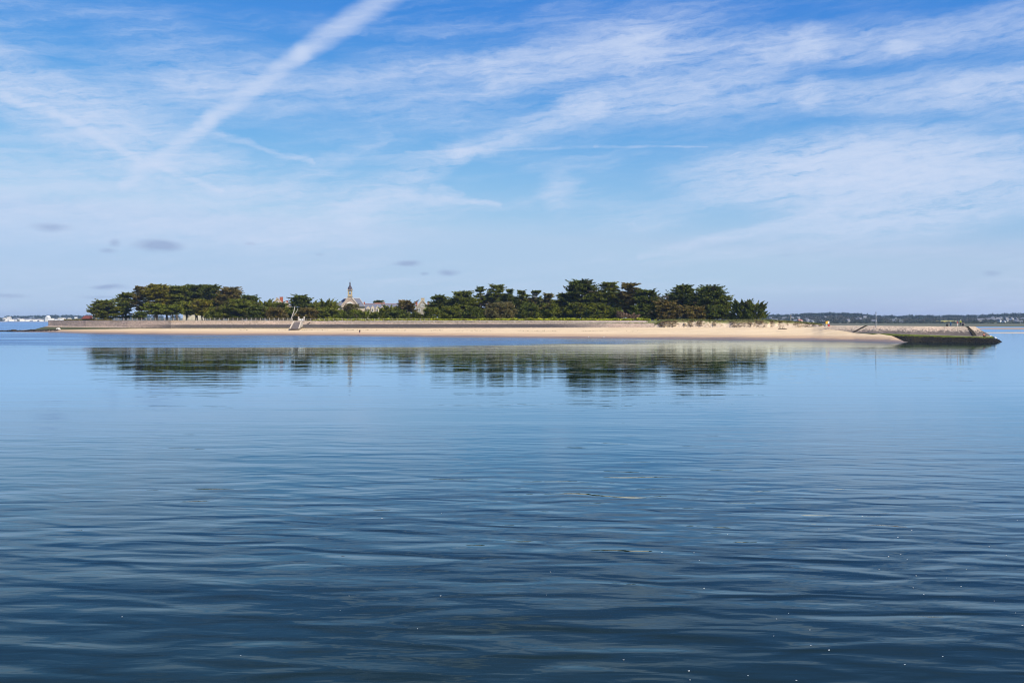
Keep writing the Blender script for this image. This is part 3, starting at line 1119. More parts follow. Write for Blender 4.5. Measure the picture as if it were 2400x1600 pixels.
def mole_lower(u, t):
    n = 0.25 * (float(vnoise(u * 18, t * 3, 31)) - 0.5)
    p = mcurve(TOEP, u).lerp(mcurve(LEDG, u), t)
    return p + Vector((0, n, n * 0.3)) if t < 0.95 else p


us = np.linspace(0, 8, 97)
h = MB()
rows = [[loc(mole, mole_upper(u, t)) for u in us] for t in (0, 0.5, 1)]
h.quadgrid(rows)
h.build('upper_slope', 'mole_stone', mole)
h = MB()
# the paved top between front edge and a parallel back edge
bk = [tuple(Vector(p) + Vector((2.2, 9, 0))) for p in rows[-1]]
h.quadgrid([[(p[0], p[1], p[2] + 0.004) for p in rows[-1]], bk, [(p[0] + 2, p[1] + 5, -1) for p in bk]])
h.build('paved_top', 'mole_stone', mole)
h = MB()
h.quadgrid([[loc(mole, mole_lower(u, t)) for u in us] for t in (0, 0.25, 0.5, 0.75, 1)])
h.build('weedy_foot', 'mole_weed', mole)
h = MB()
h.quadgrid([[loc(mole, mcurve(LEDG, u) + Vector((0, o_, z_))) for u in us] for o_, z_ in ((-0.10, -0.16), (-0.10, 0.03), (0.75, 0.05))])
h.build('ledge', 'pale_concrete', mole)
stones(mole_upper, 0.02, 7.95, 84, 10, 'mole_stone', 'facing_stones', mole, 8, 0.42, 0.10, 0.02, 0.99)
stones(lambda u, t: mole_lower(u, t) + Vector((0, -0.02, 0)), 2.6, 7.9, 62, 5, 'mole_weed', 'weedy_stones', mole, 9, 0.7, 0.12, 0.2, 0.9)


def steps(u0, u1, name):
    h = MB()
    for i in range(11):
        t = (i + 0.2) / 11
        u = u1 + (u0 - u1) * t
        a = mole_upper(u, t)
        b_ = mole_upper(u + 0.05, t + 0.07)
        nrm = Vector((0, -0.6, 0.8))
        c = (a + b_) / 2 + nrm * 0.10
        h.box(*[v for k in range(3) for v in (loc(mole, c)[k] - (0.42, 0.22, 0.12)[k], loc(mole, c)[k] + (0.42, 0.22, 0.12)[k])])
    tag(h.build(name, 'rock_weed', mole), 'dark weathered steps running down the mole face')


steps(2.40, 2.12, 'stair')
steps(6.15, 5.88, 'stair')

# ------------------------------------------------------------------ trees
rng = np.random.default_rng(11)


def unit(v):
    return v / np.maximum(np.linalg.norm(v, axis=-1, keepdims=True), 1e-6)


def sprays(c, r, n, R, flat=0.38, size=0.5, up=0.5, out=None):
    """n leaf sprays (triangles) filling a flattened pad at c with radius r"""
    p = R.normal(size=(n, 3))
    p = unit(p) * (R.random((n, 1)) ** 0.45)
    p[:, 2] = np.where(p[:, 2] < -0.35, -p[:, 2] * 0.6, p[:, 2])
    q = c + p * np.array([r, r, r * flat])
    o = p.copy()
    if out is not None:
        o = o + out
    o[:, 2] += up
    u = unit(o + R.normal(size=(n, 3)) * 0.55)
    w = unit(np.cross(u, R.normal(size=(n, 3)) * 0.5 + np.array([0, 0, 1.0])))
    L = size * R.uniform(0.6, 1.35, (n, 1))
    return np.stack([q - w * L * 0.42 - u * L * 0.3, q + w * L * 0.42 - u * L * 0.3, q + u * L * 0.9], axis=1)


def plume(a, b, r, n, R, size=0.5):
    """pointed spray of foliage from a to b"""
    t = R.random((n, 1)) ** 0.8
    p = a + (b - a) * t + R.normal(size=(n, 3)) * r * (1.05 - t) * np.array([1, 1, 0.7])
    u = unit(unit(b - a) * 1.1 + R.normal(size=(n, 3)) * 0.5 + np.array([0, 0, 0.25]))
    w = unit(np.cross(u, R.normal(size=(n, 3))))
    L = size * R.uniform(0.6, 1.3, (n, 1))
    return np.stack([p - w * L * 0.36 - u * L * .3, p + w * L * 0.36 - u * L * .3, p + u * L], axis=1)


def make_tree(px, top, wpx, d, style, color, label, name='cypress_tree', cat='tree', group='cypress trees on the island', lean=0.0, bark='bark',
              dens=1.0, ground=5.15, open_=0.0):
    R = np.random.default_rng(int(px * 13 + top * 7 + d))
    base = Vector((*XY(px, d), ground))
    hgt = CAMH + (HOR - top) * d / F - ground
    wid = wpx * d / F
    root = thing(name, label, cat, base, 0.0, group)
    half = wid / 2
    pads, tris = [], []
    trunk = MB()
    if style in ('umb', 'lay'):
        cb = 0.50 if style == 'umb' else 0.16
        cb = max(0.04, cb + open_ - (0.16 if style == 'umb' else 0.05))
        vis = hgt * (1 - cb)
        npad = int(np.clip((wid * vis * 0.80 + wid * wid * 0.22), 26, 170) * dens)
        for i in range(npad):
            t = cb + (1 - cb) * (R.random() ** 0.85)
            if i < 6:
                t = R.uniform(0.90, 0.985)
            s_ = (t - cb) / (1 - cb)
            if style == 'umb':
                prof = (min(1.0, 0.45 + s_ * 1.5)) * math.sqrt(max(0.05, 1 - (max(0, s_ - 0.35) / 0.70) ** 2))
            else:
                prof = min(1.0, 0.78 + s_ * 0.6) * math.sqrt(max(0.06, 1 - (max(0, s_ - 0.2) / 0.84) ** 2))
            rho = half * prof * (R.random() ** 0.42)
            th = R.uniform(0, 2 * PI)
            pr = float(np.clip(wid * R.uniform(0.09, 0.19), 0.65, 1.9))
            rho = max(0.0, rho - pr * 0.55)
            c = np.array([rho * math.cos(th) + lean * hgt * t, rho * math.sin(th) * 0.85, min(t * hgt, hgt - 0.45 * pr)])
            pads.append((c, pr))
            tris.append(sprays(c, pr, int(46 * pr * pr + 40), R, 0.30, 0.46, 0.25))
            if R.random() < 0.55:       # ragged branch tip past the pad
                o = np.array([math.cos(th), math.sin(th), R.uniform(0.05, 0.6)])
                tris.append(plume(c, c + o * pr * R.uniform(1.2, 1.9), pr * 0.26, int(20 * pr + 14), R, 0.42))
    elif style == 'bush':
        npad = int(np.clip(wid * hgt * 1.15, 22, 120) * dens)
        for i in range(npad):
            t = R.uniform(0.04, 1.0) ** 0.8
            prof = math.sqrt(max(0.05, 1 - (t * 0.96) ** 2.4))
            rho = half * prof * (R.random() ** 0.4)
            th = R.uniform(0, 2 * PI)
            pr = float(np.clip(wid * R.uniform(0.10, 0.2), 0.6, 1.5))
            rho = max(0.0, rho - pr * 0.5)
            c = np.array([rho * math.cos(th), rho * math.sin(th) * 0.8, max(0.3, min(t * hgt, hgt - 0.6 * pr))])
            pads.append((c, pr))
            tris.append(sprays(c, pr, int(55 * pr * pr + 40), R, 0.62, 0.44, 0.45))
            if R.random() < 0.4:
                o = np.array([math.cos(th) * 0.8, math.sin(th) * 0.8, R.uniform(0.4, 1.2)])
                tris.append(plume(c, c + o * pr * 1.3, pr * 0.28, int(18 * pr + 10), R, 0.42))
    elif style == 'spiky':
        npl = int(np.clip(wid * hgt * 0.95, 34, 120) * dens)
        for i in range(npl):
            t = R.uniform(0.05, 0.90)
            th = R.uniform(0, 2 * PI)
            prof = math.sqrt(max(0.06, 1 - t ** 2.2))
            rho = half * prof * (R.random() ** 0.5) * 0.78
            c = np.array([rho * math.cos(th), rho * math.sin(th) * 0.85, t * hgt * 0.82])
            o = np.array([math.cos(th) * (0.55 + rho / half), math.sin(th) * 0.6, R.uniform(0.35, 1.15)])
            o /= np.linalg.norm(o)
            ln = R.uniform(0.14, 0.26) * (hgt + wid) * 0.5 + 0.7
            e = c + o * ln
            if e[2] > hgt:
                e[2] = hgt - R.uniform(0, 0.4)
            pads.append((c, ln * 0.4))
            tris.append(plume(c, e, ln * 0.19, int(70 * ln + 40), R, 0.42))
            if R.random() < 0.5:
                tris.append(plume(e, e + o * ln * 0.45, ln * 0.08, 16, R, 0.38))
    elif style == 'bare':
        # leafless crown of fine grey twigs
        tw = []
        for i in range(int(150 * dens)):
            th = R.uniform(0, 2 * PI)
            t = R.uniform(0.3, 0.9)
            rho = half * R.random() ** 0.5 * 0.8
            c = np.array([rho * math.cos(th), rho * math.sin(th) * 0.8, t * hgt * 0.9])
            o = np.array([math.cos(th) * 0.7, math.sin(th) * 0.7, R.uniform(0.3, 1.2)])
            o /= np.linalg.norm(o)
            tw.append(plume(c, c + o * R.uniform(0.7, 1.6), 0.24, 12, R, 0.42))
            pads.append((c, 0.8))
        P = np.concatenate(tw)
        # thin the sprays into slivers
        mid = (P[:, 0] + P[:, 1]) / 2
        P[:, 0] = mid + (P[:, 0] - mid) * 0.3
        P[:, 1] = mid + (P[:, 1] - mid) * 0.3
        tris = [P]
    P = np.concatenate(tris)
    P[:, :, 2] = np.minimum(P[:, :, 2], hgt + 0.5)
    # trunk and limbs
    tr = max(0.10, 0.022 * hgt + 0.012 * wid)
    tip = np.array([lean * hgt * 0.8, 0, hgt * 0.82])
    mids = [(0, 0, -0.3), (R.uniform(-.3, .3), 0, hgt * 0.2), (lean * hgt * .4 + R.uniform(-.4, .4), R.uniform(-.3, .3), hgt * 0.48), tuple(tip)]
    trunk.tube(mids, [tr * 1.25, tr, tr * 0.7, tr * 0.15], 7)
    sel = R.permutation(len(pads))[:14 if style != 'bush' else 7]
    for k in sel:
        c, pr = pads[k]
        zb = max(0.2, min(c[2] * R.uniform(0.35, 0.7), hgt * 0.6))
        f = zb / (hgt * 0.82)
        s0 = np.array([tip[0] * f, 0, zb])
        m_ = s0 * 0.45 + c * 0.55 + np.array([0, 0, -0.12 * abs(c[2] - zb)])
        trunk.tube([tuple(s0), tuple(m_), tuple(c)], [tr * 0.42, tr * 0.26, tr * 0.08], 5)
    trunk.build('trunk', bark, root, True)
    cr = link('crown', tri_mesh('crown', P, 'twig' if style == 'bare' else 'foliage'), root)
    cr.color = (*color, 1)
    return root


G1 = (0.112, 0.128, 0.018)     # mid cypress green
G2 = (0.078, 0.098, 0.017)     # dark green
G3 = (0.165, 0.150, 0.020)     # yellowish green
G4 = (0.130, 0.105, 0.032)     # olive brown
G5 = (0.128, 0.152, 0.018)     # fresh green
G6 = (0.140, 0.126, 0.052)     # grey green

GR_BIG = 'tall cypresses of the island groves'
GR_LOW = 'low cypresses and shrubs along the front of the groves'
T = [
    # left grove, back row
    (245, 703, 76, 448, 'lay', G1, 'low wind-shaped cypress at the far left end, next to the rusty roofed hut', {'dens': 1.1}),
    (288, 709, 46, 452, 'lay', G2, 'dark narrow cypress just right of the low one at the left end', {}),
    (296, 686, 56, 456, 'umb', G1, 'small umbrella shaped cypress on a thin leaning stem in the left grove', {'bark': 'bark', 'open_': 0.12, 'dens': 0.8}),
    (328, 671, 54, 444, 'umb', G4, 'sparse many stemmed cypress with sky showing through, left grove', {'bark': 'pale_bark', 'dens': 0.62, 'open_': -0.05}),
    (368, 666, 74, 442, 'umb', G3, 'tallest cypress of the left grove with a yellowish dome top', {'dens': 1.1, 'open_': -0.06}),
    (415, 670, 68, 446, 'umb', G1, 'flat topped cypress just right of the tallest one in the left grove', {'dens': 1.05}),
    (461, 668, 78, 450, 'umb', G2, 'broad domed dark cypress in the middle of the left grove', {'dens': 1.1}),
    (497, 668, 52, 440, 'umb', G2, 'cypress with a narrow peaked tuft on top, left grove', {}),
    (541, 674, 72, 438, 'lay', G4, 'wide olive brown cypress near the right end of the left grove', {'dens': 1.05}),
    (583, 692, 66, 430, 'lay', G2, 'dark rounded cypress stepping down at the right end of the left grove', {}),
    (620, 701, 56, 425, 'spiky', G1, 'feathery topped cypress left of the brick chimney house', {}),
    (655, 709, 62, 415, 'lay', G1, 'low cypress in front of the brick chimney house', {}),
    (708, 692, 66, 418, 'lay', G2, 'dark round headed cypress behind the bleached forked trunk', {'dens': 1.1}),
    (735, 704, 50, 424, 'spiky', G1, 'feathery cypress between the round headed tree and the spiky one left of the chapel', {}),
    (762, 701, 70, 420, 'spiky', G1, 'spiky cypress with pointed sprays left of the chapel', {'dens': 1.1}),
    # left grove, front row
    (362, 712, 62, 424, 'umb', G5, 'low bright green cypress on bare stems at the front of the left grove', {'open_': 0.04, 'bark': 'pale_bark'}),
    (405, 715, 62, 420, 'umb', G5, 'low bright green cypress right of another, on pale slanting stems', {'open_': 0.04, 'bark': 'pale_bark'}),
    (440, 708, 56, 430, 'umb', G1, 'green cypress in front of the pale house in the left grove', {'open_': 0.0, 'bark': 'pale_bark'}),
    (474, 702, 64, 420, 'lay', G3, 'yellow green layered cypress low in the middle of the left grove', {'open_': 0.15, 'bark': 'pale_bark'}),
    (503, 722, 52, 412, 'bush', G1, 'rounded shrub at the foot of the left grove beside the fence', {}),
    (560, 702, 78, 414, 'lay', G1, 'full skirted green cypress at the front right of the left grove', {'dens': 1.2, 'open_': -0.1}),
    (607, 716, 62, 408, 'lay', G2, 'low dark cypress behind the fence left of the ramp', {'open_': -0.12}),
    (648, 722, 60, 402, 'bush', G4, 'olive shrub behind the fence left of the bleached trunk', {}),
    (330, 730, 40, 436, 'bush', G2, 'small dark bush in the shade under the left grove', {}),
    (722, 722, 66, 402, 'bush', G4, 'brownish shrub right of the white gate', {}),
    (690, 728, 44, 404, 'bush', G2, 'dark shrub behind the white gate', {}),
    (768, 722, 62, 400, 'bush', G1, 'green shrub under the spiky cypress left of the chapel', {}),
    # in front of the chapel and its wings
    (822, 714, 62, 418, 'bush', G6, 'grey green rounded bush directly in front of the chapel gable', {}),
    (808, 727, 56, 396, 'spiky', G5, 'fresh green feathery shrub left below the chapel', {}),
    (853, 728, 62, 394, 'spiky', G5, 'fresh green feathery shrub right below the chapel', {}),
    (893, 731, 52, 390, 'spiky', G1, 'low feathery shrub in front of the long slate roof', {}),
    (915, 716, 54, 396, 'spiky', G1, 'tall feathery shrub left of the round brown tower', {}),
    (952, 705, 54, 398, 'lay', G4, 'olive cypress in front of the round brown tower', {'open_': -0.14, 'dens': 1.15}),
    (935, 728, 58, 388, 'bush', G2, 'dark shrub at the foot of the olive cypress by the round tower', {}),
    (984, 732, 48, 384, 'spiky', G1, 'low shrub below the gabled stone house', {}),
    (1012, 721, 58, 386, 'bush', G5, 'bright rounded shrub right of the gabled stone house', {}),
    # middle grove
    (1029, 692, 58, 402, 'umb', G2, 'umbrella topped cypress right of the gabled stone house', {'open_': -0.12}),
    (1084, 683, 74, 398, 'lay', G1, 'wide sloping cypress at the left of the middle grove', {'dens': 1.1}),
    (1126, 672, 34, 404, 'umb', G2, 'small flat cap cypress rising at the left of the middle grove', {'open_': 0.18}),
    (1163, 668, 52, 404, 'umb', G1, 'tallest round cypress of the middle grove', {'open_': -0.02}),
    (1195, 677, 28, 400, 'umb', G2, 'slim cypress right of the tallest in the middle grove', {'open_': 0.1}),
    (1223, 682, 42, 396, 'lay', G1, 'medium cypress in the middle grove with a rounded head', {}),
    (1255, 681, 36, 396, 'umb', G2, 'thin umbrella cypress with sky under its cap, right of the middle grove', {'open_': 0.10, 'dens': 0.75}),
    (1285, 688, 44, 390, 'lay', G6, 'grey green cypress at the right end of the middle grove', {}),
    (1058, 719, 62, 376, 'bush', G1, 'front shrub below the wide sloping cypress, left one of two', {}),
    (1108, 720, 62, 372, 'bush', G2, 'front shrub below the small flat cap cypress', {}),
    (1175, 709, 84, 374, 'bush', G6, 'large grey brown dome shaped bush in front of the middle grove', {'dens': 1.2}),
    (1238, 711, 64, 368, 'bush', G2, 'dark shrub right of the large dome shaped bush', {}),
    (1290, 713, 62, 364, 'bush', G1, 'green shrub at the front between the middle and right groves', {}),
    # right grove
    (1320, 688, 54, 378, 'lay', G1, 'lower cypress at the left end of the right grove', {'open_': -0.1}),
    (1364, 657, 84, 374, 'umb', G2, 'tallest cypress of the right grove with a ragged flat crown', {'dens': 1.15, 'open_': -0.12}),
    (1427, 661, 62, 372, 'umb', G1, 'cypress with a pointed tuft and pale bare limbs, right grove', {'bark': 'pale_bark', 'open_': -0.12, 'dens': 0.85}),
    (1476, 664, 62, 370, 'umb', G4, 'brown tinged flat topped cypress in the right grove', {'open_': -0.12}),
    (1514, 679, 72, 366, 'lay', G2, 'dark cypress sloping down to the right in the right grove', {'dens': 1.1}),
    (1562, 683, 42, 362, 'bare', G4, 'bare grey twiggy tree in the gap of the right grove', {'name': 'bare_tree', 'bark': 'twig'}),
    (1602, 668, 76, 358, 'umb', G2, 'dark flat crowned cypress right of the bare twiggy tree', {'dens': 1.1, 'open_': -0.15}),
    (1666, 670, 84, 354, 'lay', G2, 'massive dark cypress near the right end of the grove', {'dens': 1.35, 'open_': -0.1}),
    (1692, 694, 60, 352, 'umb', G1, 'cypress with long level branches reaching right at the end of the grove', {'open_': -0.15, 'lean': 0.05}),
    (1740, 700, 58, 336, 'spiky', G2, 'isolated dark spiky cypress at the right end of the trees, left of two', {'dens': 1.25}),
    (1771, 705, 50, 334, 'spiky', G2, 'isolated dark spiky cypress at the right end of the trees, outermost', {'dens': 1.25}),
    (1348, 710, 66, 360, 'lay', G1, 'front cypress below the tallest one of the right grove', {'open_': -0.14}),
    (1398, 712, 66, 356, 'bush', G1, 'green front shrub in the right grove left of the dead shrubs', {}),
    (1440, 722, 52, 356, 'bush', G2, 'dark front shrub beside the dead brown shrubs', {}),
    (1510, 712, 68, 352, 'lay', G2, 'dark front cypress above the right end of the sea wall', {'open_': -0.14}),
    (1562, 706, 74, 350, 'lay', G4, 'olive front cypress below the bare twiggy tree', {'open_': -0.14, 'dens': 1.1}),
    (1625, 718, 74, 346, 'lay', G4, 'low spreading olive cypress above the dune', {'open_': -0.14}),
    (1680, 716, 64, 344, 'bush', G2, 'dark shrub under the massive cypress', {}),
    (886, 704, 38, 560, 'umb', G2, 'distant dark tree top showing above the long slate roof', {}),
]
FILL = [('left', [(392, 688), (438, 686), (482, 690), (520, 690), (562, 698)], 462),
        ('middle', [(1052, 702), (1102, 699), (1146, 690), (1182, 693), (1212, 697), (1246, 699), (1278, 703)], 414),
        ('right', [(1310, 703), (1340, 688), (1392, 682), (1410, 690), (1452, 684), (1496, 688), (1540, 698), (1582, 690), (1632, 690), (1652, 698)], 388)]
for nm, lst, d in FILL:
    for i, (px, top) in enumerate(lst):
        T.append((px, top, 66, d - (px - lst[0][0]) * 0.05, 'lay', (G1, G2, G4)[i % 3], 'half hidden cypress at the back of the %s grove, %s from its left end' % (nm, ORD[i]), {'dens': 1.0, 'open_': 0.12 if nm == 'left' else -0.05}))
for t in T:
    px, top, wpx, d, st, colr, lab, kw = t
    front = st == 'bush' or d < 0
    kw = dict(kw)
    if st == 'bush' or 'shrub' in lab or 'bush' in lab:
        kw.setdefault('name', 'shrub')
        kw['cat'] = 'shrub'
        kw['group'] = GR_LOW
    else:
        kw.setdefault('group', GR_BIG)
    make_tree(px, top, wpx, d, st, colr, lab, **kw)

# bleached forked trunk leaning by the gate
dt = thing('dead_tree', 'bleached bare forked trunk leaning beside the white gate', 'dead tree', (*XY(681, 385.5), 5.1))


def rel(o, px, py, d):
    return loc(o, W(px, py, d))


h = MB()
h.tube([(0, 0, -0.3), rel(dt, 684, 742, 386), rel(dt, 688.5, 730, 386.5), rel(dt, 691.5, 717, 387)], [0.26, 0.19, 0.15, 0.08], 8)
h.build('trunk', 'bleached_wood', dt, True)
h = MB()
h.tube([rel(dt, 683.5, 744, 386), rel(dt, 690, 737, 386), rel(dt, 695, 731, 386.3), rel(dt, 698.5, 722, 386.6)], [0.15, 0.12, 0.09, 0.05], 7)
h.build('limb', 'bleached_wood', dt, True)

# dead brown shrubs and twiggy patch in the right grove
for px, top, wpx, lab in ((1455, 729, 22, 'thin upright dead brown shrub at the foot of the right grove'),
                          (1482, 734, 40, 'wide rounded dead brown shrub at the foot of the right grove')):
    base = Vector((*XY(px, 340), 5.1))
    root = thing('dead_shrub', lab, 'dead shrub', base)
    R = np.random.default_rng(px)
    hg = CAMH + (HOR - top) * 340 / F - 5.1
    wd = wpx * 340 / F / 2
    P = []
    h = MB()
    for i in range(46):
        th = R.uniform(0, 2 * PI)
        e = np.array([math.cos(th) * wd * R.random() ** .5, math.sin(th) * wd * 0.7, hg * R.uniform(0.6, 1)])
        P.append(plume(e * np.array([.6, .6, .55]), e, 0.3, 34, R, 0.3))
        if i < 10:
            h.tube([(0, 0, 0), tuple(e * np.array([.4, .4, .55])), tuple(e * 0.95)], [0.06, 0.05, 0.02], 5)
    h.build('stem', 'twig', root)
    link('twigs', tri_mesh('twigs', np.concatenate(P), 'dead_shrub'), root)

# ------------------------------------------------------------------ ground cover, dune grass
R = np.random.default_rng(5)
P = []
for i in range(1500):
    px = R.uniform(735, 1545)
    if px < 800 and R.random() > (px - 725) / 75:
        continue
    if px > 1440 and R.random() > (1545 - px) / 105:
        continue
    d1, z1 = wall_top(px)
    off = R.uniform(3.9, 9.5)
    c = np.array([*XY(px, d1 + off), 5.25])
    hh = R.uniform(0.3, 0.85) * (0.45 + 1.0 * float(vnoise(px / 14.0, 1, 6)))
    P.append(sprays(c + np.array([0, 0, hh * 0.55]), 0.55, 20, R, 0.75, 0.34, 0.7))
gc = link('ground_cover', tri_mesh('ground_cover', np.concatenate(P), 'bright_leaf'))
gc.color = (0.27, 0.29, 0.028, 1)
tag(gc, 'strip of bright yellow green plants behind the parapet wall', 'ground cover', kind='stuff')

P = []
for i in range(420):
    px = R.uniform(720, 1540)
    d1, z1 = wall_top(px)
    c = np.array([*XY(px, d1 + R.uniform(0.6, 2.6)), z1 + 0.12])
    P.append(sprays(c, R.uniform(0.18, 0.5), 12, R, 0.6, 0.24, 0.5))
gc = link('wall_plants', tri_mesh('wall_plants', np.concatenate(P), 'bright_leaf'))
gc.color = (0.16, 0.15, 0.035, 1)
tag(gc, 'small tufts of weeds growing along the top of the sea wall', 'weeds', kind='stuff')


def blades(points, hmin, hmax, lean, n, R):
    out = []
    for c in points:
        k = n
        p = np.asarray(c) + R.normal(size=(k, 3)) * np.array([0.28, 0.28, 0.03])
        u = unit(np.array([0, 0, 1.0]) + np.asarray(lean) + R.normal(size=(k, 3)) * 0.4)
        w = unit(np.cross(u, R.normal(size=(k, 3))))
        L = R.uniform(hmin, hmax, (k, 1))
        out.append(np.stack([p - w * 0.07, p + w * 0.07, p + u * L], axis=1))
    return np.concatenate(out)


pts = []
for i in range(1700):
    j = R.integers(12, len(dpx) - 2)
    a = np.array(DUNE_TOP[j])
    px = dpx[j]
    if px > 1925:
        continue
    pts.append(a + np.array([0, R.uniform(-0.5, 6), 0.0]))
g_ = link('dune_grass', tri_mesh('dune_grass', blades(pts, 0.2, 0.6, (0.2, 0, 0), 18, R), 'grass_blade'))
tag(g_, 'marram grass growing along the crest of the dune', 'grass', kind='stuff')
pts = []
for i in range(1500):
    j = R.integers(16, len(dpx) - 8)
    if float(vnoise(dpx[j] / 9.0, 7.0, 41)) < 0.42 and dpx[j] > 1580:
        continue
    k = R.integers(3, 9)
    if dpx[j] > 1700 and R.random() < 0.35:
        continue
    pts.append(np.array(DUNE_ROWS[k][j]))
g_ = link('dune_roots', tri_mesh('dune_roots', blades(pts, 0.2, 0.6, (0.1, -0.7, -1.6), 12, R), 'dry_root'))
tag(g_, 'brown hanging roots and dry grass on the eroded face of the dune', 'roots', kind='stuff')
# grass and reeds in front of the left grove
pts = []
for i in range(900):
    px = R.uniform(150, 735)
    d1, z1 = wall_top(px)
    pts.append(np.array([*XY(px, d1 + R.uniform(1.2, 6)), max(z1, 5.0)]))
g_ = link('wall_grass', tri_mesh('wall_grass', blades(pts, 0.12, 0.35, (0, 0, 0), 10, R), 'grass_blade'))
tag(g_, 'thin dry grass along the path above the left part of the sea wall', 'grass', kind='stuff')

# ------------------------------------------------------------------ fence along the wall top
fence = thing('promenade_fence', 'low pale concrete post and rail fence along the top of the sea wall', 'fence', (*XY(480, 396), 5.1))
pm = MB().box(-0.12, 0.12, -0.10, 0.10, -0.1, 1.1).mesh('post', 'fence_concrete')
fx = [p for p in np.arange(268, 1010, 10.7) if not (694 < p < 717)]
fpts = []
for p in fx:
    d1, z1 = wall_top(p)
    q = Vector((*XY(p, d1 + 2.3 + (1.6 if p > 717 else 0)), max(5.05, z1)))
    fpts.append((p, q))
    o = link('post', pm, fence, loc(fence, q))
    if p > 717:
        o.scale = (0.6, 0.6, 0.95)
for (pa, a), (pb, b_) in zip(fpts[:-1], fpts[1:]):
    if pb - pa > 15:
        continue
    h = MB()
    a2, b2 = Vector(loc(fence, a)), Vector(loc(fence, b_))
    for z in ((0.92, 0.45) if pa < 717 else (0.85,)):
        r_ = 0.065 if pa < 717 else 0.04
        h.tube([a2 + Vector((0, 0, z)), b2 + Vector((0, 0, z))], [r_, r_], 4)
    h.build('rail', 'fence_concrete', fence)

# gate and ramp
gt = thing('beach_gate', 'white picket gate between two pale posts above the beach ramp', 'gate', (*XY(706, 380.5), 5.0))
for px in (700, 713):
    h = MB()
    x = loc(gt, W(px, 750, 380.5))[0]
    h.box(x - 0.24, x + 0.24, -0.24, 0.24, -0.3, 1.65)
    h.lathe([(0.36, 1.65), (0.30, 1.75), (0.05, 1.9)], 4, x, 0, True)
    h.build('gate_post', 'pale_concrete', gt)
x0, x1 = loc(gt, W(700, 750, 380.5))[0] + 0.26, loc(gt, W(713, 750, 380.5))[0] - 0.26
for i in range(9):
    xx = x0 + (x1 - x0) * (i + 0.5) / 9
    if i == 4:
        continue
    MB().box(xx - 0.075, xx + 0.075, -0.03, 0.03, 0.1, 1.05 + 0.12 * math.cos(i * 0.9)).build('picket', 'white_paint', gt)
MB().box(x0, x1, 0.035, 0.08, 0.3, 0.42).build('rail', 'white_paint', gt)
MB().box(x0, x1, 0.035, 0.08, 0.8, 0.92).build('rail', 'white_paint', gt)

rp = thing('beach_ramp', 'dark stone ramp with pale copings running down the sea wall below the gate', 'ramp', (*XY(696, 376), 2.3))
TLp, TRp = W(688.5, 754.2, 378.2), W(706, 754.2, 378.2)
BLp, BRp = W(679.5, 770.6, 371.2), W(700.5, 770.6, 371.2)
dn = Vector((0, 2.5, -2.4))
h = MB()
h.hexa([loc(rp, v_) for v_ in (BLp + dn * .5, BRp + dn * .5, TRp + dn, TLp + dn, BLp, BRp, TRp, TLp)])
h.build('ramp_slab', 'ramp_concrete', rp)
for a, b_ in ((BLp, TLp), (BRp, TRp)):
    h = MB()
    w_ = Vector((0.20, 0, 0))
    u_ = Vector((0, -0.05, 0.32))
    h.hexa([loc(rp, v_) for v_ in (a - w_, a + w_, b_ + w_, b_ - w_, a - w_ + u_, a + w_ + u_, b_ + w_ + u_, b_ - w_ + u_)])
    h.build('coping', 'cream_stone', rp)
h = MB()
h.hexa([loc(rp, v_) for v_ in (BRp + Vector((0.3, 0, 0)), W(703, 769.5, 372.2), W(710, 765, 376.5), TRp + Vector((0.3, 1, -2)),
                               BRp + Vector((0.3, 0, 0.3)), W(704.5, 767, 372.8), W(711, 758.5, 377.6), TRp + Vector((0.3, 0, 0.1)))])
h.build('side_wall', 'grey_stone', rp)
h = MB()
h.hexa([loc(rp, v_) for v_ in (TLp + Vector((-.3, 0, -.3)), TRp + Vector((1.2, 0, -.3)), TRp + Vector((1.2, 2.6, -.3)), TLp + Vector((-.3, 2.6, -.3)),
                               TLp + Vector((-.3, 0, 0.05)), TRp + Vector((1.2, 0, 0.05)), TRp + Vector((1.2, 2.6, 0.05)), TLp + Vector((-.3, 2.6, 0.05)))])
h.build('landing', 'grey_stone', rp)
# dark drain slot in the wall right of the ramp
h = MB()
c = wall_face(723.5, 0.72)
h.tube([c + Vector((-0.7, -0.15, -0.45)), c + Vector((0.6, -0.1, 0.5))], [0.16, 0.16], 6)
tag(h.build('drain_pipe', 'rubber'), 'short dark slanting drain pipe on the sea wall right of the ramp', 'drain pipe')

# ------------------------------------------------------------------ buildings on the island
GZ = 5.2


def zrow(py, d):
    return CAMH + (HOR - py) * d / F


def window(parent, x, z, w, hh, y, frame='white_paint', arched=False):
    o = MB().box(x - w / 2, x + w / 2, y - 0.05, y + 0.15, z, z + hh).build('window', 'glass', parent)
    b = 0.11
    f = MB()
    f.box(x - w / 2 - b, x - w / 2, y - 0.12, y + 0.1, z, z + hh)
    f.box(x + w / 2, x + w / 2 + b, y - 0.12, y + 0.1, z, z + hh)
    f.box(x - w / 2 - b, x + w / 2 + b, y - 0.12, y + 0.1, z + hh, z + hh + b)
    f.box(x - w / 2 - b, x + w / 2 + b, y - 0.16, y + 0.1, z - b, z)
    f.box(x - 0.03, x + 0.03, y - 0.09, y + 0.1, z, z + hh)
    f.build('frame', frame, o)
    return o


# chapel
d = 470.0
ch = thing('chapel', 'stone chapel with a slate hipped roof and a slender dark domed bell turret', 'chapel', (*XY(820, d), GZ), math.atan((1200 - 820) / F) * 0.6)
s = d / F


def cz(py):
    return zrow(py, d) - GZ


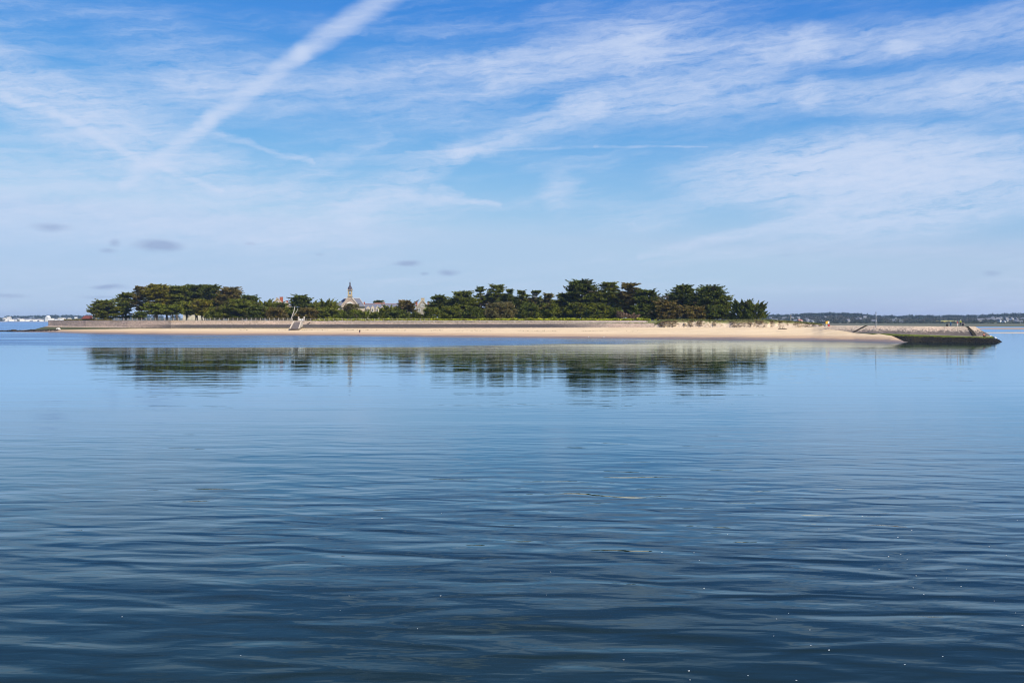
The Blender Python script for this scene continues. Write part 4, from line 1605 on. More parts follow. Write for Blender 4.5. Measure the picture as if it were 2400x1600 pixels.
ze, zr = cz(717.6), cz(698.6)
MB().box(-6.3, 6.6, 1.0, 11, 0, ze).build('wall', 'cream_stone', ch)
h = MB()
ex0, ex1, ey0, ey1 = -6.9, 7.0, 0.4, 11.6
rx0, rx1, ry = -2.9, 4.2, 6.0
h.v = [(ex0, ey0, ze), (ex1, ey0, ze), (ex1, ey1, ze), (ex0, ey1, ze), (rx0, ry, zr), (rx1, ry, zr), (ex0, ey0, ze - .2), (ex1, ey0, ze - .2), (ex1, ey1, ze - .2), (ex0, ey1, ze - .2)]
h.f = [(0, 1, 5, 4), (1, 2, 5), (2, 3, 4, 5), (3, 0, 4), (6, 7, 1, 0), (7, 8, 2, 1), (8, 9, 3, 2), (9, 6, 0, 3), (9, 8, 7, 6)]
rf = h.build('roof', 'slate', ch)
h = MB()
h.tube([(rx0, ry, zr + .03), (rx1, ry, zr + .03)], [0.14, 0.14], 6)
h.tube([(ex1, ey0, ze + .03), (rx1, ry, zr + .03)], [0.12, 0.12], 6)
h.tube([(ex0, ey0, ze + .03), (rx0, ry, zr + .03)], [0.12, 0.12], 6)
h.build('ridge_cap', 'cream_stone', rf)
zgb, zga = cz(714.2), cz(697.0)
MB().poly_prism([(-3.45, 0), (3.55, 0), (3.55, zgb), (0.6, zga), (-0.6, zga), (-3.45, zgb)], 0.0, 4.0).build('gable', 'pink_stone', ch)
for sx in (-1, 1):
    h = MB()
    h.hexa([(sx * 3.9, -0.22, zgb - 0.5), (sx * 3.9, 4.1, zgb - 0.5), (sx * 0.75, 4.1, zga - 0.2), (sx * 0.75, -0.22, zga - 0.2),
            (sx * 3.9, -0.22, zgb + 0.02), (sx * 3.9, 4.1, zgb + 0.02), (sx * 0.75, 4.1, zga + 0.32), (sx * 0.75, -0.22, zga + 0.32)])
    h.build('coping', 'cream_stone', ch)
    MB().box(sx * 3.5 - 0.45, sx * 3.5 + 0.45, -0.28, 0.5, zgb - 1.2, zgb - 0.45).build('kneeler', 'cream_stone', ch)
MB().box(-0.7, 0.7, -0.1, 0.02, cz(703.6), cz(702.6)).build('plaque', 'brown_brick', ch)
# arched window with pale hood
h = MB()
za = cz(716.5)
pts = [(1.35 * math.cos(q), za + 1.35 * math.sin(q)) for q in np.linspace(0, PI, 9)]
h.poly_prism(pts + [(-1.35, za - 1.0), (1.35, za - 1.0)], -0.06, 0.02)
aw = h.build('window', 'glass', ch)
h = MB()
for i in range(8):
    q0, q1 = PI * i / 8, PI * (i + 1) / 8
    P8 = []
    for y_ in (-0.2, -0.02):
        for (rr, q) in ((1.35, q0), (1.8, q0), (1.8, q1), (1.35, q1)):
            P8.append((rr * math.cos(q), y_, za + rr * math.sin(q)))
    h.hexa(P8)
h.box(-0.12, 0.12, -0.18, -0.03, za - 1, za + 1.36)
h.box(-1.35, 1.35, -0.17, -0.03, za - 0.1, za + 0.1)
h.build('hood', 'white_paint', aw)
# bell turret
tb, tc, td = cz(695.6), cz(694.0), cz(680.6)
tw = MB()
tw.box(-1.0, 1.0, 0.1, 2.1, zga - 1.2, tb).build('turret_base', 'grey_stone', ch)
MB().box(-1.28, 1.28, -0.18, 2.38, tb, tc).build('cornice', 'grey_stone', ch)
h = MB()
h.box(-0.98, 0.98, 0.12, 2.08, tc, tc + 0.75)
for x_ in (-0.98, 0.48):
    for y_ in (0.12, 1.58):
        h.box(x_, x_ + 0.5, y_, y_ + 0.5, tc + 0.75, td)
for (y_) in (0.17, 1.8):
    for i in range(6):
        q0, q1 = PI * i / 6, PI * (i + 1) / 6
        P8 = []
        for yy in (y_, y_ + 0.25):
            for rr, q in ((0.42, q0), (0.78, q0), (0.78, q1), (0.42, q1)):
                P8.append((rr * math.cos(q) * 1.02, yy, td - 0.75 + rr * math.sin(q)))
        h.hexa(P8)
h.box(-1.02, 1.02, 0.08, 2.12, td - 0.16, td)
bel = h.build('belfry', 'ochre_stone', ch)
MB().lathe([(0.34, tc + 1.0), (0.3, tc + 1.3), (0.2, tc + 1.65), (0.06, tc + 1.75)], 10, 0, 1.1).build('bell', 'dark_slate', bel)
MB().box(-1.22, 1.22, -0.12, 2.32, td, td + 0.22).build('cornice', 'cream_stone', ch)
h = MB()
prof = [(1.32, td + 0.22), (1.28, td + 0.6), (1.02, td + 1.25), (0.66, td + 1.9), (0.36, td + 2.4), (0.30, td + 2.62)]
h.lathe(prof, 8, 0, 1.1, True)
dm = h.build('dome', 'dark_slate', ch)
h = MB()
h.lathe([(0.36, td + 2.62), (0.36, td + 2.72), (0.24, td + 2.74), (0.24, td + 3.15), (0.42, td + 3.2), (0.36, td + 3.5), (0.16, td + 3.85), (0.06, td + 4.2)], 8, 0, 1.1)
h.build('lantern', 'dark_slate', dm)
MB().tube([(0, 1.1, td + 4.1), (0, 1.1, td + 5.6)], [0.05, 0.03], 5).tube([(-0.3, 1.1, td + 5.0), (0.3, 1.1, td + 5.0)], [0.03, 0.03], 4).build('cross', 'grey_metal', dm)
for sx in (-0.95, 0.95):
    MB().box(sx - 0.16, sx + 0.16, -0.1, 0.2, td + 0.22, td + 0.75).build('pinnacle', 'cream_stone', ch)

# long slate-roofed wing
d = 485.0
lw = thing('chapel_wing', 'long pale building with a slate roof and gabled dormers right of the chapel', 'building', (*XY(892, d), GZ), 0.08)
k_ = d / F


def lz(py):
    return zrow(py, d) - GZ


xl, xr = (851 - 892) * k_, (960 - 892) * k_
ze, zr = lz(723), lz(711.4)
MB().box(xl + .2, xr - .2, 0, 8, 0, ze).build('wall', 'cream_render', lw)
h = MB()
h.v = [(xl, -0.4, ze - .05), (xr, -0.4, ze - .05), (xr, 4, zr), (xl, 4, zr), (xl, 8.4, ze - .05), (xr, 8.4, ze - .05), (xl, -0.4, ze - .25), (xr, -0.4, ze - .25), (xl, 8.4, ze - .25), (xr, 8.4, ze - .25)]
h.f = [(0, 1, 2, 3), (3, 2, 5, 4), (6, 7, 1, 0), (4, 5, 9, 8), (8, 9, 7, 6), (0, 3, 4, 8, 6), (1, 7, 9, 5, 2)]
rf = h.build('roof', 'slate', lw)
MB().tube([(xl, 4, zr + .03), (xr, 4, zr + .03)], [0.11, 0.11], 5).build('ridge_cap', 'terracotta', rf)
MB().box(xl + 0.1, xl + 0.75, 3.6, 4.4, zr - 0.9, lz(707.3)).build('chimney', 'brick', lw)
MB().box(xl + 8.6, xl + 9.2, 3.6, 4.4, zr - 0.9, lz(709.2)).build('chimney', 'brown_brick', lw)
for px in (863, 873.5, 884.5, 896, 907):
    xx = (px - 892) * k_
    dm_ = MB().poly_prism([(xx - 0.85, ze - 1.9), (xx + 0.85, ze - 1.9), (xx + 0.85, ze + 0.35), (xx, lz(716.8)), (xx - 0.85, ze + 0.35)], -0.55, 1.6).build('dormer', 'cream_stone', lw)
    window(dm_, xx, ze - 1.55, 0.72, 1.45, -0.55)
    MB().tube([(xx, -0.5, lz(716.8)), (xx, -0.5, lz(715.2))], [0.1, 0.03], 5).build('finial', 'cream_stone', dm_)
for px in (858, 868.5, 879, 890, 901):
    window(lw, (px - 892) * k_, ze - 5.0, 0.9, 1.7, -0.02)

# red tiled roof farther back
d = 530.0
rb = thing('red_roofed_house', 'house with a red tiled roof just showing above the long slate roof', 'house', (*XY(888, d), GZ))
k_ = d / F
zt = zrow(709.6, d) - GZ
MB().box(-2.4, 2.6, 0.3, 6, 0, zt - 1.5).build('wall', 'cream_render', rb)
h = MB()
h.v = [(-2.7, 0, zt - 1.6), (2.9, 0, zt - 1.6), (2.9, 3, zt), (-2.7, 3, zt), (-2.7, 6.2, zt - 1.6), (2.9, 6.2, zt - 1.6)]
h.f = [(0, 1, 2, 3), (3, 2, 5, 4), (0, 3, 4), (1, 5, 2), (0, 4, 5, 1)]
h.build('roof', 'terracotta', rb)
MB().box(2.0, 2.6, 2.6, 3.2, zt - 0.5, zt + 0.55).build('chimney', 'brown_brick', rb)

# round tower
d = 478.0
rt = thing('round_tower', 'round brown stone tower with a pale flat rim behind the olive cypress', 'tower', (*XY(941, d), GZ))
zt = zrow(702.6, d) - GZ
MB().lathe([(1.5, 0), (1.45, zt - 0.35)], 20).build('wall', 'brown_brick', rt, True)
MB().lathe([(1.6, zt - 0.35), (1.62, zt - 0.1), (1.5, zt), (0.2, zt + 0.1)], 20).build('rim', 'pale_concrete', rt)
MB().tube([(-1.5, -0.3, zt - 1), (-1.5, -0.3, zt + 0.85)], [0.05, 0.03], 5).build('rod', 'grey_metal', rt)


def gable_house(px, d, wpx, apex, eave, depth, label, wallm, roofm, chim, wins, rz=0.0, name='stone_house'):
    root = thing(name, label, 'house', (*XY(px, d), GZ), rz)
    k = d / F
    hw = wpx * k / 2
    za_, ze_ = zrow(apex, d) - GZ, zrow(eave, d) - GZ
    MB().poly_prism([(-hw, 0), (hw, 0), (hw, ze_), (0, za_), (-hw, ze_)], 0, depth).build('wall', wallm, root)
    h = MB()
    sl = (za_ - ze_) / hw
    e_ = hw + 0.35
    for sx in (-1, 1):
        h.hexa([(sx * e_, 0.25, ze_ - 0.35 * sl), (sx * e_, depth + .3, ze_ - 0.35 * sl), (0, depth + .3, za_), (0, 0.25, za_),
                (sx * e_, 0.25, ze_ - 0.35 * sl + .25), (sx * e_, depth + .3, ze_ - 0.35 * sl + .25), (0, depth + .3, za_ + .25), (0, 0.25, za_ + .25)])
    rf = h.build('roof', roofm, root)
    for sx in (-1, 1):
        h = MB()
        h.hexa([(sx * (hw + .4), -0.12, ze_ - 0.45), (sx * (hw + .4), .26, ze_ - 0.45), (0, .26, za_ - 0.05), (0, -0.12, za_ - 0.05),
                (sx * (hw + .4), -0.12, ze_ + .1), (sx * (hw + .4), .26, ze_ + .1), (0, .26, za_ + .45), (0, -0.12, za_ + .45)])
        h.build('coping', 'cream_stone', root)
    for cx, cy, cw, top, cm in chim:
        c = MB().box(cx - cw / 2, cx + cw / 2, cy, cy + 0.8, za_ - 2.2, zrow(top, d) - GZ).build('chimney', cm, root)
        MB().box(cx - cw / 2 - .1, cx + cw / 2 + .1, cy - .1, cy + 0.9, zrow(top, d) - GZ, zrow(top, d) - GZ + .18).build('cap', cm, c)
    for wx, wz, ww, wh in wins:
        window(root, wx, zrow(wz, d) - GZ, ww, wh, 0.0)
    return root


gable_house(990, 440, 29, 702.6, 721.5, 9, 'gabled grey stone house with a triple window and chimney right of the tower', 'grey_stone', 'slate',
            ((0.15, 0.1, 1.5, 699.2, 'ochre_stone'), (-2.6, 5, 0.9, 707, 'brick'), (2.7, 5, 0.9, 707.5, 'brown_brick')),
            ((-0.5, 718.8, 0.32, 1.15), (0.0, 718.8, 0.32, 1.4), (0.5, 718.8, 0.32, 1.15), (-1.3, 729, 0.8, 1.1), (1.5, 729, 0.8, 1.1)), 0.1)
gable_house(650, 470, 24, 699.5, 712, 8, 'pinkish gabled house with a red brick chimney above the left trees', 'pink_stone', 'slate',
            ((1.6, 3, 1.5, 696.2, 'brick'), (-0.2, 0.4, 0.8, 698.6, 'brown_brick')), ((0.0, 712, 0.8, 1.2),), 0.15)
gable_house(671, 480, 12, 708, 714, 8, 'small slate roofed house with one orange chimney right of the brick chimney house', 'pink_stone', 'slate',
            ((0.0, 1, 1.0, 705, 'brick'),), ((0.0, 716, 0.6, 1.0),))
gable_house(1048, 450, 40, 715.5, 724, 8, 'low pale house with a slate roof glimpsed between trees of the middle grove', 'white_render', 'slate',
            ((2.4, 3, 0.9, 713.5, 'brick'),), ((-1.8, 730, 0.8, 1.2), (1.8, 730, 0.8, 1.2)))
gable_house(447, 478, 36, 717, 724, 9, 'pale house glimpsed between the stems of the left grove', 'cream_render', 'slate', (),
            ((-2.4, 740, 0.8, 1.7), (0.0, 740, 0.8, 1.7), (2.4, 740, 0.8, 1.7), (-2.2, 731, 0.8, 1.3), (0.0, 731, 0.8, 1.3), (2.2, 731, 0.8, 1.3)))

# garden hut at the left end
d = 456.0
hut = thing('garden_hut', 'small hut with a rusty red roof at the left end of the trees', 'hut', (*XY(203, d), GZ))
MB().box(-2.1, 2.1, 0, 3, -0.3, 1.05).build('wall', 'cream_stone', hut)
h = MB()
h.v = [(-2.4, -0.3, 1.0), (2.4, -0.3, 1.0), (2.0, 1.5, 2.3), (-1.6, 1.5, 2.3), (-2.4, 3.3, 1.0), (2.4, 3.3, 1.0), (-2.4, -.3, .85), (2.4, -.3, .85), (-2.4, 3.3, .85), (2.4, 3.3, .85)]
h.f = [(0, 1, 2, 3), (3, 2, 5, 4), (0, 3, 4), (1, 5, 2), (6, 7, 1, 0), (8, 9, 7, 6), (4, 5, 9, 8)]
h.build('roof', 'rust_roof', hut)
MB().box(-0.5, 0.3, -0.06, 0.05, -0.3, 0.75).build('door', 'dark_wood', hut)
MB().box(2.2, 3.6, 0.4, 2.8, -0.3, 1.6).build('lean_to', 'grey_stone', hut)

# hedge along the left promenade, end of the island
h = None
P = []
R = np.random.default_rng(21)
for i in range(170):
    px = R.uniform(150, 262)
    c = np.array([*XY(px, wall_top(px)[0] + 7 + R.uniform(-2, 2)), 5.1 + 0.35])
    P.append(sprays(c, 0.6, 22, R, 0.7, 0.36, 0.5))
hg = thing('hedge', 'low dark hedge beside the hut at the left end of the wall', 'hedge', (*XY(205, wall_top(205)[0] + 7), 5.1))
o = link('foliage', tri_mesh('foliage', np.concatenate(P) - np.array(hg.location), 'foliage'), hg)
o.color = (*G4, 1)

# ------------------------------------------------------------------ shore details
# rescue board
rsd = 284.0
rs = thing('rescue_station', 'yellow and white rescue board with a red box on the sand by the dune end', 'rescue board', W(1939.5, 764.3, rsd))
MB().tube([(-0.35, 0, -0.3), (-0.35, 0, 0.9)], [0.05, 0.05], 6).build('post', 'white_paint', rs)
MB().tube([(0.35, 0, -0.3), (0.35, 0, 0.9)], [0.05, 0.05], 6).build('post', 'white_paint', rs)
MB().box(-0.55, 0.05, -0.08, -0.02, 0.65, 1.4).build('board', 'yellow_paint', rs)
MB().box(0.08, 0.5, -0.08, -0.02, 0.75, 1.4).build('board', 'white_paint', rs)
MB().box(0.1, 0.55, -0.25, 0.05, 0.0, 0.5).build('box', 'red_paint', rs)
MB().lathe([(0.14, 1.42), (0.14, 1.62)], 8, 0.1, 0).build('lamp', 'yellow_paint', rs)

# poles
po = thing('channel_pole', 'thin grey pole with a cap standing on top of the stone mole', 'pole', W(2053, 765, 266))
MB().tube([(0, 0, -0.2), (0, 0, zrow(733.5, 266) - zrow(765, 266))], [0.12, 0.09], 8).build('shaft', 'grey_metal', po)
zt = zrow(733.5, 266) - zrow(765, 266)
MB().lathe([(0.1, zt), (0.1, zt + 0.22), (0.03, zt + 0.3)], 8).build('cap', 'rubber', po)
po = thing('mast_pole', 'thin pale pole standing behind the dune crest', 'pole', (*XY(1853.5, 322), 2.6))
zt = zrow(737, 322) - 2.6
MB().tube([(0, 0, -0.3), (0, 0, zt)], [0.13, 0.10], 8).build('shaft', 'pale_concrete', po)
MB().lathe([(0.1, zt), (0.1, zt + 0.18), (0.03, zt + 0.28)], 8).build('cap', 'rubber', po)

# driftwood branch
dw = thing('driftwood', 'dark forked driftwood branch lying on the sand below the dune', 'driftwood', W(1833, 771.6, 293))
h = MB()
h.tube([(-1.2, 0, 0.12), (-0.3, 0.1, 0.18), (0.7, 0, 0.15), (1.5, 0.1, 0.1)], [0.09, 0.15, 0.15, 0.06], 7)
h.build('stem', 'dark_wood', dw, True)
h = MB()
h.tube([(-0.4, 0, 0.16), (-0.7, 0, 0.5), (-0.75, 0, 0.85)], [0.1, 0.07, 0.03], 6)
h.tube([(0.0, 0, 0.16), (0.25, 0, 0.45), (0.3, 0, 0.7)], [0.1, 0.07, 0.03], 6)
h.tube([(0.6, 0, 0.16), (0.9, 0.1, 0.4)], [0.09, 0.03], 6)
h.build('branch', 'dark_wood', dw, True)

# seaweed wrack along the old tide line
R = np.random.default_rng(77)
P = []
for i in range(520):
    px = R.uniform(560, 1500)
    if float(vnoise(px / 30.0, 0.5, 71)) < 0.4:
        continue
    dt_, zt_ = toe(px)
    ds = interp(SHORE, px)
    t = 0.80 + 0.03 * R.normal() - 0.16 * max(0, (px - 800) / 700)
    d = ds + (dt_ - ds) * t
    z = zt_ * (0.85 * t + 0.15 * t * t) + 0.05
    P.append(sprays(np.array([*XY(px, d), z]), R.uniform(0.06, 0.2), 7, R, 0.3, 0.11, 0.1))
w_ = link('wrack_line', tri_mesh('wrack_line', np.concatenate(P), 'seaweed'))
tag(w_, 'broken dark line of dried seaweed along the middle of the beach', 'seaweed', kind='stuff')

# rocks off the left point
rk = [(3, 778, 0.9), (12, 777.6, 0.8), (21, 777.2, 1.2), (33, 776.8, 1.6), (45, 776.9, 1.0), (56, 776.4, 0.9), (64, 775.9, 1.1), (74, 775.6, 1.5), (84, 775, 1.0), (92, 774.8, 0.9), (101, 774.3, 1.0), (111, 773.9, 0.9),
      (121, 773.6, 0.8), (131, 773.2, 0.9)]
for i, (px, py, r_) in enumerate(rk):
    dd = interp([(0, 482), (60, 470), (131, 452)], px)
    p = Vector((*XY(px, dd), max(0.05, interp([(0, 0.0), (60, 0.25), (131, 0.85)], px))))
    o = thing('rock', 'dark weed covered rock in the row off the left point, %s from the left edge' % ORD[i], 'rock', p, random.uniform(0, 3), 'weedy rocks off the left point')
    MB().blob((0, 0, 0.1), (r_ * 1.25, r_, r_ * 0.42), i + 3, 9, 6, 0.28).build('stone', 'rock_weed', o)
    MB().blob((0.2, -0.3, 0.12 + r_ * 0.12), (r_ * 0.95, r_ * 0.8, r_ * 0.36), i + 60, 8, 5, 0.35).build('weed', 'seaweed', o)

# pale drain outlet on the left apron
dr = thing('drain_outlet', 'small pale arched concrete drain outlet on the weedy apron at the left', 'drain', W(135.5, 772.2, 455))
h = MB()
for i in range(8):
    q0, q1 = PI * i / 8, PI * (i + 1) / 8
    P8 = []
    for y_ in (-0.5, 1.2):
        for rr, q in ((0.32, q0), (0.75, q0), (0.75, q1), (0.32, q1)):
            P8.append((rr * math.cos(q), y_, rr * math.sin(q)))
    h.hexa(P8)
h.build('arch', 'white_paint', dr)
MB().box(-0.31, 0.31, 0.4, 0.9, -0.2, 0.32).build('opening_shade', 'rubber', dr)  # solid dark block standing in for the shade inside the arch

# buoy on the end of the mole
bo = thing('white_buoy', 'white round buoy resting on the weedy end of the mole', 'buoy', W(2333, 793.6, 243.5))
MB().blob((0, 0, 0.15), (0.26, 0.26, 0.26), 1, 14, 9, 0.0).build('float', 'white_paint', bo, True)
MB().tube([(0, 0, 0.40), (0.05, 0, 0.52)], [0.05, 0.04], 6).build('ring', 'grey_metal', bo)


def gull(px, py, d, flip, label):
    o = thing('gull', label, 'bird', W(px, py, d), PI if flip else 0, 'gulls at the water edge')
    h = MB()
    b0 = []
    prof = [(-0.34, 0.02, 0.33), (-0.22, 0.07, 0.33), (-0.05, 0.115, 0.33), (0.10, 0.12, 0.35), (0.20, 0.08, 0.42), (0.24, 0.055, 0.50), (0.28, 0.062, 0.54), (0.33, 0.05, 0.545), (0.37, 0.015, 0.53)]
    h.tube([(x, 0, z) for x, r_, z in prof], [r_ for x, r_, z in prof], 9)
    h.build('body', 'feather', o, True)
    for s_ in (-1, 1):
        MB().tube([(0.12, s_ * 0.10, 0.40), (-0.10, s_ * 0.12, 0.38), (-0.42, s_ * 0.05, 0.34)], [0.05, 0.075, 0.01], 6).build('wing', 'grey_metal', o, True)
        MB().tube([(0.0, s_ * 0.05, 0.26), (0.01, s_ * 0.05, 0.0)], [0.014, 0.012], 5).build('leg', 'beak', o)
    MB().tube([(0.36, 0, 0.53), (0.44, 0, 0.52)], [0.018, 0.006], 5).build('beak', 'beak', o)
    return o


gull(1381, 792.6, 300.0, True, 'white gull at the water edge, left one of two')
gull(1414, 793.0, 298.0, False, 'white gull at the water edge, right one of two')

# white flecks drifting on the near water
fl = [(818, 1396), (1032, 1396), (286, 1445), (797, 1430), (978, 1473), (564, 1536), (895, 1214), (1034, 1203), (1290, 1340), (1280, 1394), (1639, 1313), (1626, 1295), (1551, 1294), (1705, 1252),
      (1650, 1378), (2110, 1299), (2082, 1304), (2126, 1311), (2219, 1354), (2252, 1374), (2147, 1349), (2140, 1377), (2165, 1393), (1848, 1437), (1898, 1476), (1900, 1512), (1943, 1523), (2120, 1557),
      (1866, 1594), (1614, 1572), (1753, 1583), (1461, 1546), (1617, 1593), (2380, 1436), (2396, 1465), (2330, 1408), (2104, 1259), (1942, 1239), (2021, 1209), (2318, 1281), (2384, 1219), (2136, 1242),
      (2265, 1334), (2060, 1334), (2209, 1538), (1813, 1490), (1820, 1450), (2358, 1301)]
fmesh = []
for k in range(4):
    q = MB()
    q.blob((0, 0, 0), (0.035, 0.024, 0.008), 90 + k, 7, 4, 0.45)
    q.blob((0.03, 0.01, 0.002), (0.02, 0.015, 0.007), 97 + k, 6, 4, 0.4)
    fmesh.append(q.mesh('foam_fleck', 'foam'))
for i, (px, py) in enumerate(fl):
    d = F * CAMH / (py - HOR)
    o = link('foam_fleck', fmesh[i % 4], None, (*XY(px, d), 0.006))
    o.rotation_euler = (0, 0, random.uniform(-0.5, 0.5))
    k = random.uniform(0.18, 0.42) * (1.0 if py > 1350 else 1.3)
    o.scale = (k, k, k)
    tag(o, 'tiny white fleck floating on the near dark water', 'foam fleck', 'white flecks drifting on the near water')

# ------------------------------------------------------------------ people
def skin_mesh(name, joints, edges, mat, parent, root=0, sub=2):
    me = bpy.data.meshes.new(name)
    me.from_pydata([j[:3] for j in joints], edges, [])
    me.materials.append(MATS[mat])
    o = link(name, me, parent)
    sk = o.modifiers.new('skin', 'SKIN')
    sv = me.skin_vertices[0].data
    for i, j in enumerate(joints):
        sv[i].radius = (j[3], j[3])
        sv[i].use_root = (i == root)
    sk.use_smooth_shade = True
    ss = o.modifiers.new('smooth', 'SUBSURF')
    ss.levels = ss.render_levels = 1 if sub < 2 else sub
    return o


def person(label, loc_, rz, shirt, trousers, pose='walk', hgt=1.72, hat=None, bare_legs=False):
    o = thing('person', label, 'person', loc_, rz)
    k = hgt / 1.72
    # joints in metres for a 1.72 m figure facing -y
    if pose == 'walk':
        J = dict(pel=(0, 0, .93), ch=(0, -.02, 1.25), nk=(0, -.02, 1.45), hd=(0, -.04, 1.60), hL=(.09, 0, .90), hR=(-.09, 0, .90), kL=(.11, -.22, .52), kR=(-.10, .08, .50), aL=(.11, -.30, .10), aR=(-.10, .34, .16),
                 tL=(.11, -.45, .03), tR=(-.10, .24, .04), sL=(.19, -.01, 1.40), sR=(-.19, -.01, 1.40), eL=(.26, .12, 1.12), eR=(-.26, -.10, 1.13), wL=(.26, .06, .88), wR=(-.24, -.28, .96))
    elif pose == 'bend':
        J = dict(pel=(0, .10, .90), ch=(0, -.16, 1.13), nk=(0, -.32, 1.24), hd=(0, -.44, 1.30), hL=(.09, .10, .88), hR=(-.09, .10, .88), kL=(.11, .0, .50), kR=(-.11, .04, .50), aL=(.11, .08, .09), aR=(-.11, .12, .09),
                 tL=(.12, -.08, .03), tR=(-.12, -.04, .03), sL=(.18, -.28, 1.20), sR=(-.18, -.28, 1.20), eL=(.22, -.36, .94), eR=(-.22, -.36, .94), wL=(.18, -.52, .76), wR=(-.18, -.52, .78))
    elif pose == 'crouch':
        J = dict(pel=(0, .16, .36), ch=(0, .0, .66), nk=(0, -.06, .84), hd=(0, -.12, .99), hL=(.10, .14, .34), hR=(-.10, .14, .34), kL=(.16, -.24, .50), kR=(-.16, -.24, .50), aL=(.13, .02, .09), aR=(-.13, .02, .09),
                 tL=(.14, -.16, .03), tR=(-.14, -.16, .03), sL=(.19, -.04, .80), sR=(-.19, -.04, .80), eL=(.25, -.20, .60), eR=(-.25, -.20, .60), wL=(.14, -.40, .54), wR=(-.14, -.40, .54))
    elif pose == 'sit':
        J = dict(pel=(0, .10, .12), ch=(0, .06, .46), nk=(0, .03, .66), hd=(0, 0, .82), hL=(.10, .06, .12), hR=(-.10, .06, .12), kL=(.13, -.36, .22), kR=(-.13, -.36, .20), aL=(.13, -.50, -.16), aR=(-.13, -.48, -.18),
                 tL=(.14, -.66, -.2), tR=(-.14, -.64, -.22), sL=(.19, .05, .61), sR=(-.19, .05, .61), eL=(.26, .02, .36), eR=(-.26, .02, .36), wL=(.18, -.22, .26), wR=(-.18, -.22, .26))
    else:
        J = dict(pel=(0, 0, .93), ch=(0, 0, 1.25), nk=(0, 0, 1.45), hd=(0, -.02, 1.60), hL=(.09, 0, .90), hR=(-.09, 0, .90), kL=(.11, -.02, .50), kR=(-.11, -.02, .50), aL=(.12, .02, .09), aR=(-.12, .02, .09),
                 tL=(.13, -.16, .03), tR=(-.13, -.16, .03), sL=(.19, 0, 1.40), sR=(-.19, 0, 1.40), eL=(.25, .02, 1.12), eR=(-.25, .02, 1.12), wL=(.22, -.14, .92), wR=(-.22, -.14, .92))
    J = {a: Vector(b_) * k for a, b_ in J.items()}
    rad = dict(pel=.115, ch=.12, nk=.055, hd=.085, hL=.08, hR=.08, kL=.055, kR=.055, aL=.038, aR=.038, tL=.036, tR=.036, sL=.055, sR=.055, eL=.040, eR=.040, wL=.028, wR=.028)
    names = list(J)
    ed = [('pel', 'ch'), ('ch', 'nk'), ('nk', 'hd'), ('pel', 'hL'), ('pel', 'hR'), ('hL', 'kL'), ('kL', 'aL'), ('aL', 'tL'), ('hR', 'kR'), ('kR', 'aR'), ('aR', 'tR'),
          ('ch', 'sL'), ('ch', 'sR'), ('sL', 'eL'), ('eL', 'wL'), ('sR', 'eR'), ('eR', 'wR')]
    joints = [(*J[n], rad[n] * k) for n in names]
    edges = [(names.index(a), names.index(b_)) for a, b_ in ed]
    up = (J['hd'] - J['nk']).normalized()
    # crown of the head, then hands: palm and five fingers on each wrist
    joints.append((*(J['hd'] + up * .085 * k), .07 * k))
    edges.append((names.index('hd'), len(joints) - 1))
    for s_, wn in ((1, 'wL'), (-1, 'wR')):
        en = 'e' + wn[1]
        dr_ = (J[wn] - J[en]).normalized()
        side = dr_.cross(Vector((0, 0, 1))).normalized()
        pi_ = len(joints)
        joints.append((*(J[wn] + dr_ * .07 * k), .026 * k))
        edges.append((names.index(wn), pi_))
        for f in range(4):
            tip = J[wn] + dr_ * (.15, .165, .16, .135)[f] * k + side * (f - 1.5) * .024 * k + Vector((0, 0, -.012 * k))
            joints.append((*tip, .008 * k))
            edges.append((pi_, len(joints) - 1))
        joints.append((*(J[wn] + dr_ * .08 * k + side * .065 * s_ * k), .009 * k))
        edges.append((pi_, len(joints) - 1))
    skin_mesh('body', joints, edges, 'skin', o, 0, 1)
    # clothes: the same limbs a little fuller
    c = lambda ns, rs, ee, nm, mt: skin_mesh(nm, [(*J[n], r_ * k) for n, r_ in zip(ns, rs)], ee, mt, o, 0, 1)
    lowk = 'kL', 'kR'
    c(['pel', 'ch', 'sL', 'sR', 'eL', 'eR'], [.135, .145, .08, .08, .055, .055], [(0, 1), (1, 2), (1, 3), (2, 4), (3, 5)], 'shirt', shirt)
    if bare_legs:
        c(['pel', 'hL', 'hR', 'kL', 'kR'], [.14, .1, .1, .085, .085], [(0, 1), (0, 2), (1, 3), (2, 4)], 'shorts', trousers)
    else:
        c(['pel', 'hL', 'hR', 'kL', 'kR', 'aL', 'aR'], [.14, .1, .1, .075, .075, .06, .06], [(0, 1), (0, 2), (1, 3), (2, 4), (3, 5), (4, 6)], 'trousers', trousers)
    hp = J['hd'] + up * .05 * k + Vector((0, .02, 0))
    MB().blob(hp, (.098 * k, .105 * k, .09 * k), 3, 12, 7, 0.02).build('hat' if hat else 'hair', hat or 'hair', o, True)
    if hat:
        MB().lathe([(.15 * k, 0), (.15 * k, .012)], 12).build('brim', hat, o, loc=hp + Vector((0, -.05, -.005)))
    # face: nose, eyes, ears
    fc = MB()
    fwd = Vector((0, -1, 0))
    fc.blob(J['hd'] + fwd * .088 * k, (.014 * k, .018 * k, .02 * k), 1, 6, 4, 0)
    for s_ in (-1, 1):
        fc.blob(J['hd'] + Vector((s_ * .088 * k, .01, 0)), (.012 * k, .02 * k, .03 * k), 1, 6, 4, 0)
    fc.build('nose_and_ears', 'skin', o)
    ey = MB()
    for s_ in (-1, 1):
        ey.blob(J['hd'] + Vector((s_ * .034 * k, -.082 * k, .025 * k)), .011 * k, 1, 6, 4, 0)
    ey.box(-.028 * k + J['hd'].x, .028 * k + J['hd'].x, J['hd'].y - .09 * k, J['hd'].y - .082 * k, J['hd'].z - .05 * k, J['hd'].z - .042 * k)
    ey.build('eyes_and_mouth', 'hair', o)
    return o


